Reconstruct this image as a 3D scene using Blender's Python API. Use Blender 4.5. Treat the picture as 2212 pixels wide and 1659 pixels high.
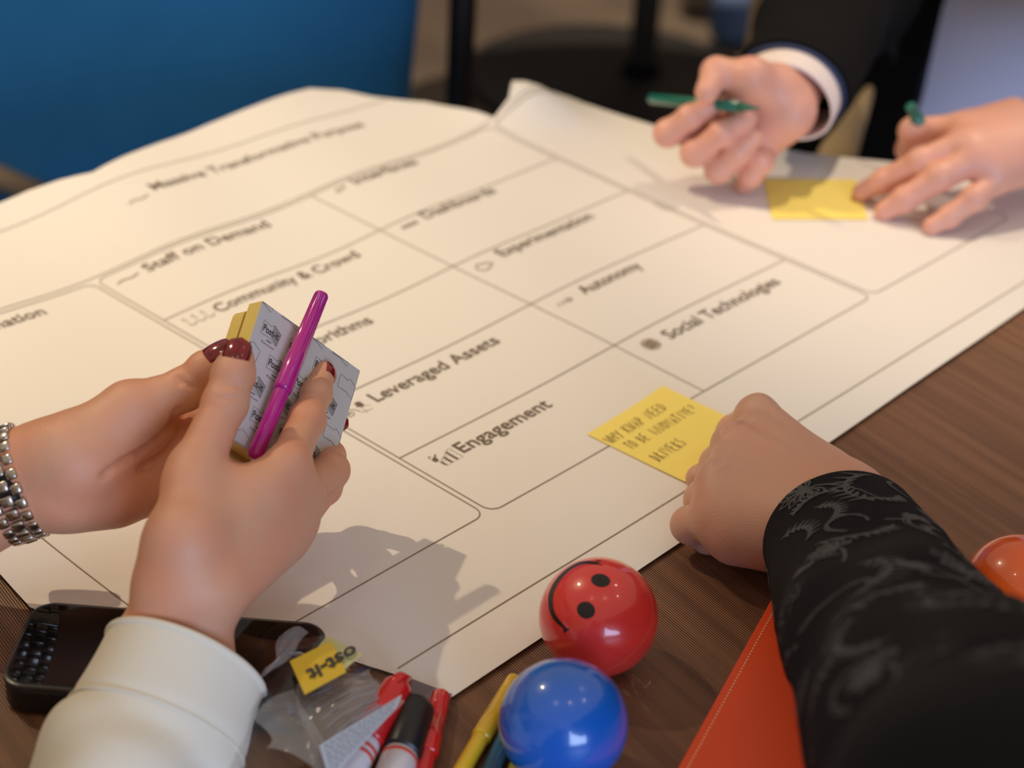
import bpy, bmesh, math, random
import numpy as np
from mathutils import Vector, Matrix, geometry
random.seed(7); rng = np.random.RandomState(3)
for o_ in list(bpy.data.objects): bpy.data.objects.remove(o_)
COL = bpy.context.scene.collection
T = 0.74                                   # table top height above the floor
# ------------------------------------------------------------------ camera
F, PITCH, ROLL, HC = 3899., .5363, .0594, .5894
IW, IH = 2212, 1659
cf = np.array([0, math.cos(PITCH), -math.sin(PITCH)]); cu0 = np.array([0, math.sin(PITCH), math.cos(PITCH)]); cx0 = np.array([1., 0, 0])
CX = math.cos(ROLL)*cx0 + math.sin(ROLL)*cu0; CU = -math.sin(ROLL)*cx0 + math.cos(ROLL)*cu0
CO = np.array([0, 0, HC + T])
cam = bpy.data.cameras.new('camera'); camo = bpy.data.objects.new('camera', cam); COL.objects.link(camo)
M = Matrix.Identity(4)
for i in range(3):
    M[i][0] = CX[i]; M[i][1] = CU[i]; M[i][2] = -cf[i]; M[i][3] = CO[i]
camo.matrix_world = M
cam.sensor_width = 36; cam.lens = 36*F/IW; cam.clip_start = .02
cam.dof.use_dof = True; cam.dof.focus_distance = .965; cam.dof.aperture_fstop = 5.2
bpy.context.scene.camera = camo
vs = bpy.context.scene.view_settings
vs.view_transform = 'Standard'; vs.look = 'None'; vs.gamma = 1; vs.exposure = 0.0; vs.use_curve_mapping = False
# ------------------------------------------------------------------ light
w = bpy.data.worlds.new('world'); bpy.context.scene.world = w; w.use_nodes = True
w.node_tree.nodes['Background'].inputs[0].default_value = (1, .85, .70, 1)
w.node_tree.nodes['Background'].inputs[1].default_value = .42
def spot(name, loc, tgt, power, color, ang, blend=.6, rad=.014):
    l = bpy.data.lights.new(name, 'SPOT'); l.energy = power; l.color = color; l.spot_size = math.radians(ang); l.spot_blend = blend
    l.shadow_soft_size = rad
    o = bpy.data.objects.new(name, l); COL.objects.link(o); o.location = loc
    o.rotation_euler = (Vector(tgt) - Vector(loc)).to_track_quat('-Z', 'Y').to_euler()
    return o
WARM = (1, .76, .50)
spot('downlight_left', (-1.20, 1.50, T+1.70), (-.32, 1.25, T), 114, (1, .78, .50), 37, 1)
spot('downlight_left_flood', (-1.19, 1.49, T+1.70), (-.05, .95, T), 17, (1, .84, .56), 58, .5)
spot('downlight_right', (.60, 1.74, T+1.80), (.50, 1.33, T), 66, (1, .80, .57), 30, .75)
spot('downlight_near', (.30, .20, T+1.85), (.06, .80, T), 2.5, (1, .78, .60), 50, .6, .005)
spot('floor_fill', (.3, 4.6, T+2.1), (.3, 3.9, -T), 330, (1, .80, .60), 80, .9)  # unseen fill spot, added to brighten the floor behind the table
spot('chair_fill', (-.9, .9, T+1.9), (-.6, 2.0, T), 62, (1, .90, .82), 26, .9)  # added fill aimed at the blue chair to lift it
spot('downlight_front', (-.55, .15, T+2.0), (.0, .75, T), 3, (1, .80, .6), 50, .8, .005)
spot('downlight_corner', (.95, 1.35, T+2.0), (.1, .8, T), 2.5, (1, .85, .7), 50, .8, .005)
spot('downlight_side', (1.05, .55, T+1.80), (.15, .9, T), 2.5, (1, .80, .62), 60, .8, .005)
def area(name, loc, tgt, power, color, sx, sy):
    l = bpy.data.lights.new(name, 'AREA'); l.energy = power; l.color = color; l.shape = 'RECTANGLE'; l.size = sx; l.size_y = sy
    o = bpy.data.objects.new(name, l); COL.objects.link(o); o.location = loc
    o.rotation_euler = (Vector(tgt) - Vector(loc)).to_track_quat('-Z', 'Y').to_euler()
area('window_light', (1.2, -1.8, T+.75), (.2, 1.4, T+.1), 60, (.50, .66, 1), 1.4, 1.2)
# ------------------------------------------------------------------ helpers
def ray(px, py): return cf + CX*((px-IW/2)/F) - CU*((py-IH/2)/F)
def P(px, py, z=0.):                       # point at height z above the table top
    r = ray(px, py); return CO + r*((z + T - CO[2])/r[2])
def D(px, py, d): return CO + ray(px, py)*d
def PY(px, py, y): r = ray(px, py); return CO + r*((y-CO[1])/r[1])
def depth(p): return float((np.asarray(p)-CO) @ cf)
def nxt(A, px, py, L, s=1):                # next joint of a chain: bone length L, s=+1 away from the viewer
    r = ray(px, py); A = np.asarray(A); a = CO - A
    qa = r@r; qb = 2*(a@r); qc = a@a - L*L; disc = qb*qb-4*qa*qc
    d = -qb/(2*qa) if disc < 0 else (-qb + s*math.sqrt(disc))/(2*qa)
    return CO + r*d
def unit(v): v = np.asarray(v, float); return v/np.linalg.norm(v)
def tag(o, label=None, cat=None, group=None, kind=None):
    if label: o['label'] = label
    if cat: o['category'] = cat
    if group: o['group'] = group
    if kind: o['kind'] = kind
    return o
def empty(name, loc, label, cat, group=None):
    o = bpy.data.objects.new(name, None); COL.objects.link(o); o.location = Vector([float(c) for c in loc]); o.empty_display_size = .02
    return tag(o, label, cat, group)
def link(name, me, m=None, parent=None, smooth=True):
    o = bpy.data.objects.new(name, me); COL.objects.link(o)
    if m: me.materials.clear(); me.materials.append(m)
    if smooth: me.polygons.foreach_set('use_smooth', [True]*len(me.polygons))
    if parent is not None:
        o.parent = parent
        o.matrix_parent_inverse = Matrix.Translation(parent.location).inverted()
    return o
def mesh(name, vs_, fs): 
    me = bpy.data.meshes.new(name); me.from_pydata([tuple(map(float, v)) for v in vs_], [], [tuple(int(i) for i in f) for f in fs]); me.update(); return me
def fastmesh(name, V, Q):
    me = bpy.data.meshes.new(name); me.vertices.add(len(V)); me.vertices.foreach_set('co', np.asarray(V, np.float32).ravel())
    me.loops.add(Q.size); me.loops.foreach_set('vertex_index', Q.astype(np.int32).ravel()); me.polygons.add(len(Q))
    me.polygons.foreach_set('loop_start', np.arange(0, Q.size, Q.shape[1], dtype=np.int32)); me.update(calc_edges=True); me.validate(); return me
# materials -------------------------------------------------------
def mat(name, col, rough=.5, metal=0, bump=None, mottle=None, sss=0, coat=0, alpha=1, trans=0, spec=.5, sheen=0, sub=(1,.35,.2)):
    m = bpy.data.materials.new(name); m.use_nodes = True; nt = m.node_tree; b = nt.nodes['Principled BSDF']
    b.inputs['Base Color'].default_value = (*col, 1); b.inputs['Roughness'].default_value = rough; b.inputs['Metallic'].default_value = metal
    b.inputs['Specular IOR Level'].default_value = spec; b.inputs['Coat Weight'].default_value = coat; b.inputs['Coat Roughness'].default_value = .06
    b.inputs['Alpha'].default_value = alpha; b.inputs['Transmission Weight'].default_value = trans; b.inputs['Sheen Weight'].default_value = sheen
    if sss:
        b.inputs['Subsurface Weight'].default_value = sss; b.inputs['Subsurface Radius'].default_value = sub; b.inputs['Subsurface Scale'].default_value = .004
    tc = nt.nodes.new('ShaderNodeTexCoord')
    if mottle:                              # (colour2, scale, detail)
        n = nt.nodes.new('ShaderNodeTexNoise'); n.inputs['Scale'].default_value = mottle[1]; n.inputs['Detail'].default_value = mottle[2]
        nt.links.new(tc.outputs['Object'], n.inputs['Vector'])
        r = nt.nodes.new('ShaderNodeValToRGB'); r.color_ramp.elements[0].position = .35; r.color_ramp.elements[1].position = .68
        r.color_ramp.elements[0].color = (*col, 1); r.color_ramp.elements[1].color = (*mottle[0], 1)
        nt.links.new(n.outputs['Fac'], r.inputs['Fac']); nt.links.new(r.outputs['Color'], b.inputs['Base Color'])
    if bump:                                # (scale, strength, distance, stretch)
        n = nt.nodes.new('ShaderNodeTexNoise'); n.inputs['Scale'].default_value = bump[0]; n.inputs['Detail'].default_value = 4
        mp = nt.nodes.new('ShaderNodeMapping'); mp.inputs['Scale'].default_value = bump[3] if len(bump) > 3 else (1, 1, 1)
        nt.links.new(tc.outputs['Object'], mp.inputs['Vector']); nt.links.new(mp.outputs['Vector'], n.inputs['Vector'])
        u = nt.nodes.new('ShaderNodeBump'); u.inputs['Strength'].default_value = bump[1]; u.inputs['Distance'].default_value = bump[2]
        nt.links.new(n.outputs['Fac'], u.inputs['Height']); nt.links.new(u.outputs['Normal'], b.inputs['Normal'])
    return m
MSKIN_W = mat('skin_fair', (.72, .375, .225), .50, bump=(900, .4, .0006), mottle=((.77, .33, .19), 30, 5), sss=.12)
MSKIN_B = mat('skin_tan', (.60, .34, .245), .50, bump=(800, .4, .0006), mottle=((.66, .33, .23), 30, 5), sss=.12)
MSKIN_S = mat('skin_rosy', (.78, .40, .29), .46, bump=(700, .2, .0006), mottle=((.82, .40, .29), 40, 4), sss=.12)
MNAIL = mat('nail_varnish', (.26, .003, .006), .12, coat=.6, mottle=((.13, .002, .004), 300, 2))
MNAILN = mat('natural_nail', (.66, .36, .27), .25, coat=.4)
MPAPER = mat('poster_paper', (.84, .80, .76), .62, bump=(7, .35, .003))
MINK = mat('print_ink', (.16, .115, .075), .6); MINK2 = mat('print_ink_light', (.30, .23, .16), .6)
MNOTE = mat('yellow_note', (.98, .80, .19), .6, bump=(60, .1, .001)); MNOTE2 = mat('yellow_pad_edge', (.80, .60, .15), .6, bump=(90, .2, .0006, (1, 1, 6)))
MPEN = mat('violet_ink', (.09, .02, .06), .5)
MPRINTP = mat('printed_backing', (.62, .60, .56), .55); MLOGO = mat('logo_grey', (.33, .32, .29), .55); MLOGOK = mat('logo_black', (.05, .045, .04), .55)
MMAG = mat('magenta_plastic', (.50, .012, .26), .22, coat=.4, sss=.1)
MRED = mat('red_foam', (.86, .045, .035), .30, bump=(240, .07, .0006), coat=.8)
MBLUE = mat('blue_foam', (.012, .15, .70), .27, bump=(120, .03, .0004), coat=.9)
MORB = mat('orange_foam', (.80, .11, .012), .25, bump=(120, .03, .0004), coat=.9)
MORANGE = mat('orange_leather', (.86, .075, .012), .55, bump=(500, .2, .0006)); MSTITCH = mat('orange_thread', (.95, .34, .15), .6)
MBLACK = mat('gloss_black', (.003, .003, .004), .05, spec=.35); MBLK2 = mat('satin_black', (.008, .008, .009), .35)
MMARK = mat('face_print', (.012, .008, .008), .35)
MSTEEL = mat('steel', (.56, .51, .46), .22, 1, bump=(200, .1, .0003)); MGOLD = mat('gold', (.75, .52, .10), .2, 1)
MCREAM = mat('cream_fabric', (.82, .76, .62), .85, bump=(1400, .25, .0005), sheen=.25)
MBATIK = mat('batik_black', (.0045, .0052, .0075), .8, bump=(1500, .3, .0005), spec=.15, mottle=((.006, .006, .007), 18, 3)); MBATIK2 = mat('batik_grey', (.085, .086, .090), .8, spec=.2)
MSUIT = mat('suit_black', (.006, .0052, .0050), .9, bump=(900, .2, .0006), spec=.15); MNAVY = mat('suit_lining', (.02, .035, .10), .6)
MSHIRT = mat('shirt_pale', (.80, .78, .95), .8, bump=(30, .3, .004)); MCUFF = mat('shirt_cuff', (.86, .74, .70), .8)
MCHAIR = mat('blue_velvet', (.016, .18, .42), .85, sheen=.1, bump=(500, .3, .001), mottle=((.022, .22, .48), 7, 4))
MWOOD = mat('chair_wood', (.34, .22, .12), .45, bump=(40, .2, .001, (1, 12, 1))); MBEIGE = mat('beige_cover', (.72, .52, .28), .85)
MGREEN = mat('green_plastic', (.004, .15, .10), .25, coat=.4)
MWHITE = mat('white_plastic', (.68, .64, .66), .3, coat=.3); MREDP = mat('red_plastic', (.60, .01, .012), .2, coat=.5); MYEL = mat('yellow_plastic', (.80, .50, .02), .25, coat=.4)
MBLUP = mat('blue_plastic', (.01, .12, .24), .3, coat=.3); MLIME = mat('lime_plastic', (.55, .50, .03), .3, coat=.3); MREDT = mat('red_print', (.70, .06, .03), .4)
MSHADE = mat('shade_grey', (.18, .15, .17), .6); MLABEL = mat('blue_white_label', (.50, .60, .78), .5); MLABINK = mat('label_ink', (.10, .12, .22), .6)
MYLAB = mat('yellow_label', (.78, .52, .02), .3, coat=.5); MYLAB2 = mat('pale_yellow_label', (.62, .60, .27), .3, coat=.5)
def film(name, alpha, col=(.8, .8, .82)):
    m = bpy.data.materials.new(name); m.use_nodes = True; nt = m.node_tree; nt.nodes.clear()
    out = nt.nodes.new('ShaderNodeOutputMaterial'); mx = nt.nodes.new('ShaderNodeMixShader'); tr = nt.nodes.new('ShaderNodeBsdfTransparent')
    b = nt.nodes.new('ShaderNodeBsdfGlossy') if alpha < .1 else nt.nodes.new('ShaderNodeBsdfPrincipled')
    b.inputs[0].default_value = (*col, 1); b.inputs['Roughness'].default_value = .05
    fr = nt.nodes.new('ShaderNodeFresnel'); fr.inputs['IOR'].default_value = 1.5; ad = nt.nodes.new('ShaderNodeMath'); ad.operation = 'ADD'; ad.inputs[1].default_value = alpha; ad.use_clamp = True
    n = nt.nodes.new('ShaderNodeTexNoise'); n.inputs['Scale'].default_value = 55; n.inputs['Detail'].default_value = 3; bp = nt.nodes.new('ShaderNodeBump'); bp.inputs['Strength'].default_value = .35; bp.inputs['Distance'].default_value = .003
    tc = nt.nodes.new('ShaderNodeTexCoord'); L = nt.links.new
    L(tc.outputs['Object'], n.inputs['Vector']); L(n.outputs['Fac'], bp.inputs['Height']); L(bp.outputs['Normal'], b.inputs['Normal'])
    ge = nt.nodes.new('ShaderNodeNewGeometry'); mr = nt.nodes.new('ShaderNodeMapRange'); mr.inputs[3].default_value = 1.5; mr.inputs[4].default_value = 1/1.5; L(ge.outputs['Backfacing'], mr.inputs[0]); L(mr.outputs[0], fr.inputs['IOR'])
    L(fr.outputs[0], ad.inputs[0]); L(ad.outputs[0], mx.inputs[0]); L(tr.outputs[0], mx.inputs[1]); L(b.outputs[0], mx.inputs[2]); L(mx.outputs[0], out.inputs[0])
    return m
MFILM = film('clear_film', .015, (1, 1, 1)); MFILM2 = film('milky_film', .27, (.55, .55, .57))
def striped():                              # ribbed wood laminate of the table
    m = mat('ribbed_laminate', (.2, .1, .06), .42, spec=.4); nt = m.node_tree; b = nt.nodes['Principled BSDF']; L = nt.links.new
    tc = nt.nodes.new('ShaderNodeTexCoord'); mp = nt.nodes.new('ShaderNodeMapping'); mp.inputs['Rotation'].default_value = (0, 0, math.radians(53)); L(tc.outputs['Object'], mp.inputs['Vector'])
    n0 = nt.nodes.new('ShaderNodeTexNoise'); n0.inputs['Scale'].default_value = 3.5; n0.inputs['Detail'].default_value = 2; L(mp.outputs[0], n0.inputs['Vector'])
    sc = nt.nodes.new('ShaderNodeVectorMath'); sc.operation = 'MULTIPLY_ADD'; sc.inputs[1].default_value = (0, .006, 0); L(n0.outputs['Color'], sc.inputs[0]); L(mp.outputs[0], sc.inputs[2])
    wv = nt.nodes.new('ShaderNodeTexWave'); wv.bands_direction = 'Y'; wv.wave_profile = 'SIN'; wv.inputs['Scale'].default_value = 225; wv.inputs['Distortion'].default_value = 0; L(sc.outputs[0], wv.inputs['Vector'])
    r = nt.nodes.new('ShaderNodeValToRGB'); e = r.color_ramp.elements; e[0].position = .30; e[0].color = (.030, .011, .006, 1); e[1].position = .75; e[1].color = (.36, .19, .105, 1); L(wv.outputs['Fac'], r.inputs[0])
    mp2 = nt.nodes.new('ShaderNodeMapping'); mp2.inputs['Scale'].default_value = (2, 60, 1); L(mp.outputs[0], mp2.inputs['Vector'])
    n = nt.nodes.new('ShaderNodeTexNoise'); n.inputs['Scale'].default_value = 2.2; n.inputs['Detail'].default_value = 6; L(mp2.outputs[0], n.inputs['Vector'])
    hs = nt.nodes.new('ShaderNodeMix'); hs.data_type = 'RGBA'; hs.blend_type = 'MULTIPLY'; hs.inputs['Factor'].default_value = .75
    r2 = nt.nodes.new('ShaderNodeValToRGB'); r2.color_ramp.elements[0].position = .3; r2.color_ramp.elements[0].color = (.55, .42, .38, 1); r2.color_ramp.elements[1].position = .7; r2.color_ramp.elements[1].color = (1.25, 1.1, .95, 1)
    L(n.outputs['Fac'], r2.inputs[0]); L(r.outputs[0], hs.inputs[6]); L(r2.outputs[0], hs.inputs[7]); L(hs.outputs[2], b.inputs['Base Color'])
    bu = nt.nodes.new('ShaderNodeBump'); bu.inputs['Strength'].default_value = .35; bu.inputs['Distance'].default_value = .0004; L(wv.outputs['Fac'], bu.inputs['Height']); L(bu.outputs[0], b.inputs['Normal'])
    return m
MTABLE = striped()
MFLOOR = mat('brown_carpet', (.085, .060, .045), .95, bump=(300, .6, .004), mottle=((.16, .125, .088), 2.2, 5)); MWALL = mat('wall_paint', (.30, .22, .16), .9); MBASE = mat('black_base', (.004, .004, .006), .5); MPOST = mat('navy_post', (.004, .006, .014), .4)
MBAGB = mat('blue_cloth', (.10, .17, .33), .8); MBAGG = mat('grey_cloth', (.24, .22, .19), .8)
# shapes -----------------------------------------------------------
def box_mesh(name, sx, sy, sz, bev=.002, seg=2):
    bm = bmesh.new(); bmesh.ops.create_cube(bm, size=1)
    bmesh.ops.scale(bm, vec=(sx, sy, sz), verts=bm.verts)
    if bev: bmesh.ops.bevel(bm, geom=bm.edges[:], offset=bev, segments=seg, profile=.5, affect='EDGES')
    me = bpy.data.meshes.new(name); bm.to_mesh(me); bm.free(); return me
def xform(me, Mx): me.transform(Mx); me.update(); return me
def frame(c, ax, ay, az):
    m = Matrix.Identity(4)
    for i in range(3): m[i][0] = ax[i]; m[i][1] = ay[i]; m[i][2] = az[i]; m[i][3] = c[i]
    return m
def prism(name, pts, z0, z1):               # flat slab from an outline in world xy
    n = len(pts); V = [(p[0], p[1], z0) for p in pts] + [(p[0], p[1], z1) for p in pts]
    Fs = [tuple(range(n-1, -1, -1)), tuple(range(n, 2*n))] + [(i, (i+1) % n, n+(i+1) % n, n+i) for i in range(n)]
    return mesh(name, V, Fs)
def lathe(name, prof, A, B, nseg=28, flute=None):
    """prof: [(t 0..1 along A->B, radius)], flute(t, ang)->radius factor"""
    A = np.asarray(A, float); B = np.asarray(B, float); ax = unit(B-A); L = np.linalg.norm(B-A)
    u = unit(np.cross(ax, [.13, .31, .94])); v = np.cross(ax, u); V = []; Fs = []
    for (t, r) in prof:
        for k in range(nseg):
            a = 2*math.pi*k/nseg; rr = r*(flute(t, a) if flute else 1); V.append(A + ax*L*t + (u*math.cos(a)+v*math.sin(a))*rr)
    m = len(prof)
    for i in range(m-1):
        for k in range(nseg): Fs.append((i*nseg+k, i*nseg+(k+1) % nseg, (i+1)*nseg+(k+1) % nseg, (i+1)*nseg+k))
    Fs.append(tuple(range(nseg-1, -1, -1))); Fs.append(tuple((m-1)*nseg+k for k in range(nseg)))
    return mesh(name, V, Fs)
def crom(pts, n):                           # Catmull-Rom samples
    pts = np.asarray(pts, float); Pp = np.vstack([2*pts[0]-pts[1], pts, 2*pts[-1]-pts[-2]]); out = []; m = len(pts)-1
    for q in np.linspace(0, m, n):
        i = min(int(q), m-1); t = q-i; p0, p1, p2, p3 = Pp[i:i+4]
        out.append(.5*((2*p1)+(-p0+p2)*t+(2*p0-5*p1+4*p2-p3)*t*t+(-p0+3*p1-3*p2+p3)*t**3))
    return np.array(out)
class Tube:
    """soft tube (sleeve); spine rows: (x,y,z, ra, rb); side = direction of ra"""
    def __init__(s, spine, side, n=90, fold=None):
        s.S = crom(spine, n); s.n = n; c = s.S[:, :3]; tg = np.gradient(c, axis=0); tg /= np.linalg.norm(tg, axis=1)[:, None]
        side = np.asarray(side, float); a = side[None]-tg*(tg@side)[:, None]; s.a = a/np.linalg.norm(a, axis=1)[:, None]; s.b = np.cross(tg, s.a); s.tg = tg; s.fold = fold
        s.len = np.concatenate([[0], np.cumsum(np.linalg.norm(np.diff(c, axis=0), axis=1))])
    def at(s, t, th, off=0):                # t: 0..1 along, th angle
        q = np.clip(t, 0, 1)*(s.n-1); i = np.minimum(q.astype(int), s.n-2); f = (q-i)[..., None]
        S = s.S[i]*(1-f)+s.S[i+1]*f; a = s.a[i]*(1-f)+s.a[i+1]*f; b = s.b[i]*(1-f)+s.b[i+1]*f
        k = s.fold(t, th) if s.fold else 0
        return S[..., :3] + a*((S[..., 3]+off+k)*np.cos(th))[..., None] + b*((S[..., 4]+off+k)*np.sin(th))[..., None]
    def build(s, name, m, parent, ns=140, nr=96, thick=.0022):
        tt = np.linspace(0, 1, ns); th = np.linspace(0, 2*math.pi, nr, endpoint=False)
        G, H = np.meshgrid(tt, th, indexing='ij'); Vo = s.at(G, H).reshape(-1, 3)
        ti = tt[:ns//3][::-1]; G2, H2 = np.meshgrid(ti, th, indexing='ij'); Vi = s.at(G2, H2, -thick).reshape(-1, 3)
        V = np.vstack([Vi, Vo]); R = len(ti)+ns; Q = []
        idx = np.arange(R*nr).reshape(R, nr); nx = np.roll(idx, -1, 1)
        Q = np.stack([idx[:-1], nx[:-1], nx[1:], idx[1:]], -1).reshape(-1, 4)
        # the inner skin runs deep->mouth then outer mouth->deep
        me = fastmesh(name, V, Q); o = link(name, me, m, parent); return o
def ribbon_pts(pts, wd, closed=False):      # 2-D polyline -> list of quads in 2-D
    pts = np.asarray(pts, float)
    if closed: pts = np.vstack([pts, pts[:1]])
    tg = np.gradient(pts, axis=0)
    if closed: tg[0] = tg[-1] = pts[1]-pts[-2]
    tg /= (np.linalg.norm(tg, axis=1)[:, None]+1e-12); nr = np.stack([-tg[:, 1], tg[:, 0]], 1)
    wd = np.broadcast_to(np.asarray(wd, float), (len(pts),))[:, None]
    return pts+nr*wd/2, pts-nr*wd/2
class Draw:                                 # collects flat ink shapes in 2-D, maps them with fn to 3-D
    def __init__(s): s.V = []; s.F = []
    def line(s, pts, wd, closed=False):
        a, b = ribbon_pts(pts, wd, closed); n = len(a); k = len(s.V); s.V += list(a)+list(b)
        for i in range(n-1): s.F.append((k+i, k+i+1, k+n+i+1, k+n+i))
    def poly(s, pts): k = len(s.V); s.V += [np.array(p, float) for p in pts]; s.F.append(tuple(range(k, k+len(pts))))
    def add(s, V2, Fs): k = len(s.V); s.V += [np.array(v, float) for v in V2]; s.F += [tuple(k+i for i in f) for f in Fs]
    def build(s, name, fn, m, parent, kind=None):
        o = link(name, mesh(name, [fn(v) for v in s.V], s.F), m, parent, False)
        if kind: o['kind'] = kind
        return o
_tc = {}
def text2d(txt, bold=.0):                   # unit cap-height text outline -> 2-D verts and faces
    key = (txt, bold)
    if key not in _tc:
        c = bpy.data.curves.new('t', 'FONT'); c.body = txt; c.offset = bold; c.resolution_u = 3; c.fill_mode = 'FRONT'
        o = bpy.data.objects.new('t', c); COL.objects.link(o); bpy.context.view_layer.update()
        me = o.evaluated_get(bpy.context.evaluated_depsgraph_get()).to_mesh()
        V = np.array([v.co[:2] for v in me.vertices]); Fs = [tuple(p.vertices) for p in me.polygons]
        bpy.data.objects.remove(o); V = V.copy(); V[:, 0] -= V[:, 0].min(); V /= .72; _tc[key] = (V, Fs)
    return _tc[key]
# ------------------------------------------------------------------ implicit surfaces for the bodies
def cone_d(X, a, b, ra, rb):
    ab = b-a; l2 = ab@ab; h = np.clip(((X-a)@ab)/l2, 0, 1); return np.linalg.norm(X-a-h[..., None]*ab, axis=-1)-(ra+(rb-ra)*h)
def smin(a, b, k): h = np.clip(.5+.5*(b-a)/k, 0, 1); return b*(1-h)+a*h-k*h*(1-h)
class Field:
    def __init__(s, lo, hi, v):
        s.v = v; s.lo = np.asarray(lo, float)-3*v; s.n = np.ceil((np.asarray(hi)-s.lo)/v).astype(int)+4; s.Dm = np.full(s.n, .05, np.float32)
    def _sl(s, lo, hi, m):
        i0 = np.maximum(np.floor((lo-m-s.lo)/s.v).astype(int), 0); i1 = np.minimum(np.ceil((hi+m-s.lo)/s.v).astype(int)+1, s.n)
        if (i1 <= i0).any(): return None, None
        ax = [s.lo[i]+s.v*np.arange(i0[i], i1[i]) for i in range(3)]
        X = np.stack(np.meshgrid(*ax, indexing='ij'), -1); return tuple(slice(a, b) for a, b in zip(i0, i1)), X
    def cone(s, a, b, ra, rb, k=.006):
        a = np.asarray(a, float); b = np.asarray(b, float)+1e-6; r = max(ra, rb); sl, X = s._sl(np.minimum(a, b)-r, np.maximum(a, b)+r, k+2*s.v)
        if sl is None: return
        s.Dm[sl] = smin(s.Dm[sl], cone_d(X, a, b, ra, rb), k)
    def finger(s, js, rs, kb=.009, kt=.0012, reach=.024):
        js = [np.asarray(j, float) for j in js]; J = np.array(js); r = max(rs); sl, X = s._sl(J.min(0)-r, J.max(0)+r, kb+2*s.v)
        if sl is None: return
        d = None
        for a, b, ra, rb in zip(js[:-1], js[1:], rs[:-1], rs[1:]):
            c = cone_d(X, a, b+1e-6, ra, rb); d = c if d is None else smin(d, c, .004)
        for j, rr in zip(js[1:-1], rs[1:-1]):       # slight swelling at the joints
            d = smin(d, np.linalg.norm(X-j, axis=-1)-rr*1.04, .003)
        near = np.clip(1-np.linalg.norm(X-js[0], axis=-1)/reach, 0, 1); k = kt+(kb-kt)*near
        s.Dm[sl] = smin(s.Dm[sl], d, k)
    def groove(s, a, b, r, k=.0015):
        a = np.asarray(a, float); b = np.asarray(b, float)+1e-6; sl, X = s._sl(np.minimum(a, b)-r, np.maximum(a, b)+r, k+2*s.v)
        if sl is None: return
        s.Dm[sl] = -smin(-s.Dm[sl], cone_d(X, a, b, r, r), k)
    def hit(s, px, py):
        r = unit(ray(px, py)); c = (s.lo+s.v*s.n/2-CO)@r; hs = np.linalg.norm(s.n*s.v)/2
        ts = np.arange(c-hs, c+hs, s.v*.5); X = CO+ts[:, None]*r; I = np.round((X-s.lo)/s.v).astype(int); ok = ((I >= 0) & (I < s.n)).all(1); X = X[ok]; I = I[ok]
        d = s.Dm[tuple(I.T)]; k = np.argmax(d < 0); return X[k] if (d < 0).any() else X[len(X)//2]
    def creases(s, lines, r, k=.002, lift=.0003):
        L = [[s.hit(*p)-unit(ray(*p))*lift for p in crom(np.array(ln, float), max(2, 3*len(ln)))] for ln in lines]
        for ln in L:
            for a, b in zip(ln[:-1], ln[1:]): s.groove(a, b, r, k)
    def mesh(s):
        A = s.Dm; S = A < 0; n = np.array(A.shape)
        c = np.zeros(n-1, np.uint8)
        for dx in (0, 1):
            for dy in (0, 1):
                for dz in (0, 1): c += S[dx:n[0]-1+dx, dy:n[1]-1+dy, dz:n[2]-1+dz]
        cells = np.argwhere((c > 0) & (c < 8)); idx = -np.ones(n-1, np.int64); idx[tuple(cells.T)] = np.arange(len(cells))
        acc = np.zeros((len(cells), 3)); cnt = np.zeros(len(cells))
        corners = [(x, y, z) for x in (0, 1) for y in (0, 1) for z in (0, 1)]
        for i, p in enumerate(corners):
            for q in corners[i+1:]:
                if sum(abs(a-b) for a, b in zip(p, q)) != 1: continue
                va = A[tuple((cells+p).T)]; vb = A[tuple((cells+q).T)]; m = (va < 0) != (vb < 0)
                t = (va[m]/(va[m]-vb[m]))[:, None]; acc[m] += np.array(p)+t*(np.array(q)-np.array(p)); cnt[m] += 1
        V = s.lo+s.v*(cells+acc/cnt[:, None]); Q = []
        for ax in range(3):
            o1, o2 = [(1, 2), (2, 0), (0, 1)][ax]; e = np.zeros(3, int); e[ax] = 1; u = np.zeros(3, int); u[o1] = 1; w_ = np.zeros(3, int); w_[o2] = 1
            sl0 = tuple(slice(1 if i != ax else 0, n[i]-1) for i in range(3)); sl1 = tuple(slice(1, n[i]-1) if i != ax else slice(1, n[i]) for i in range(3))
            a = S[sl0]; b = S[sl1]
            for pol in (0, 1):
                g = np.argwhere((a & ~b) if pol == 0 else (~a & b))
                if not len(g): continue
                g = g+np.array([1 if i != ax else 0 for i in range(3)])
                q = np.stack([idx[tuple((g-u-w_).T)], idx[tuple((g-w_).T)], idx[tuple(g.T)], idx[tuple((g-u).T)]], 1)
                Q.append(q if pol == 0 else q[:, ::-1])
        Q = np.vstack(Q); Q = Q[(Q >= 0).all(1)]; return V, Q
def join(parts):
    V = []; Q = []; k = 0
    for v, q in parts: V.append(v); Q.append(q+k); k += len(v)
    return np.vstack(V), np.vstack(Q)
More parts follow.
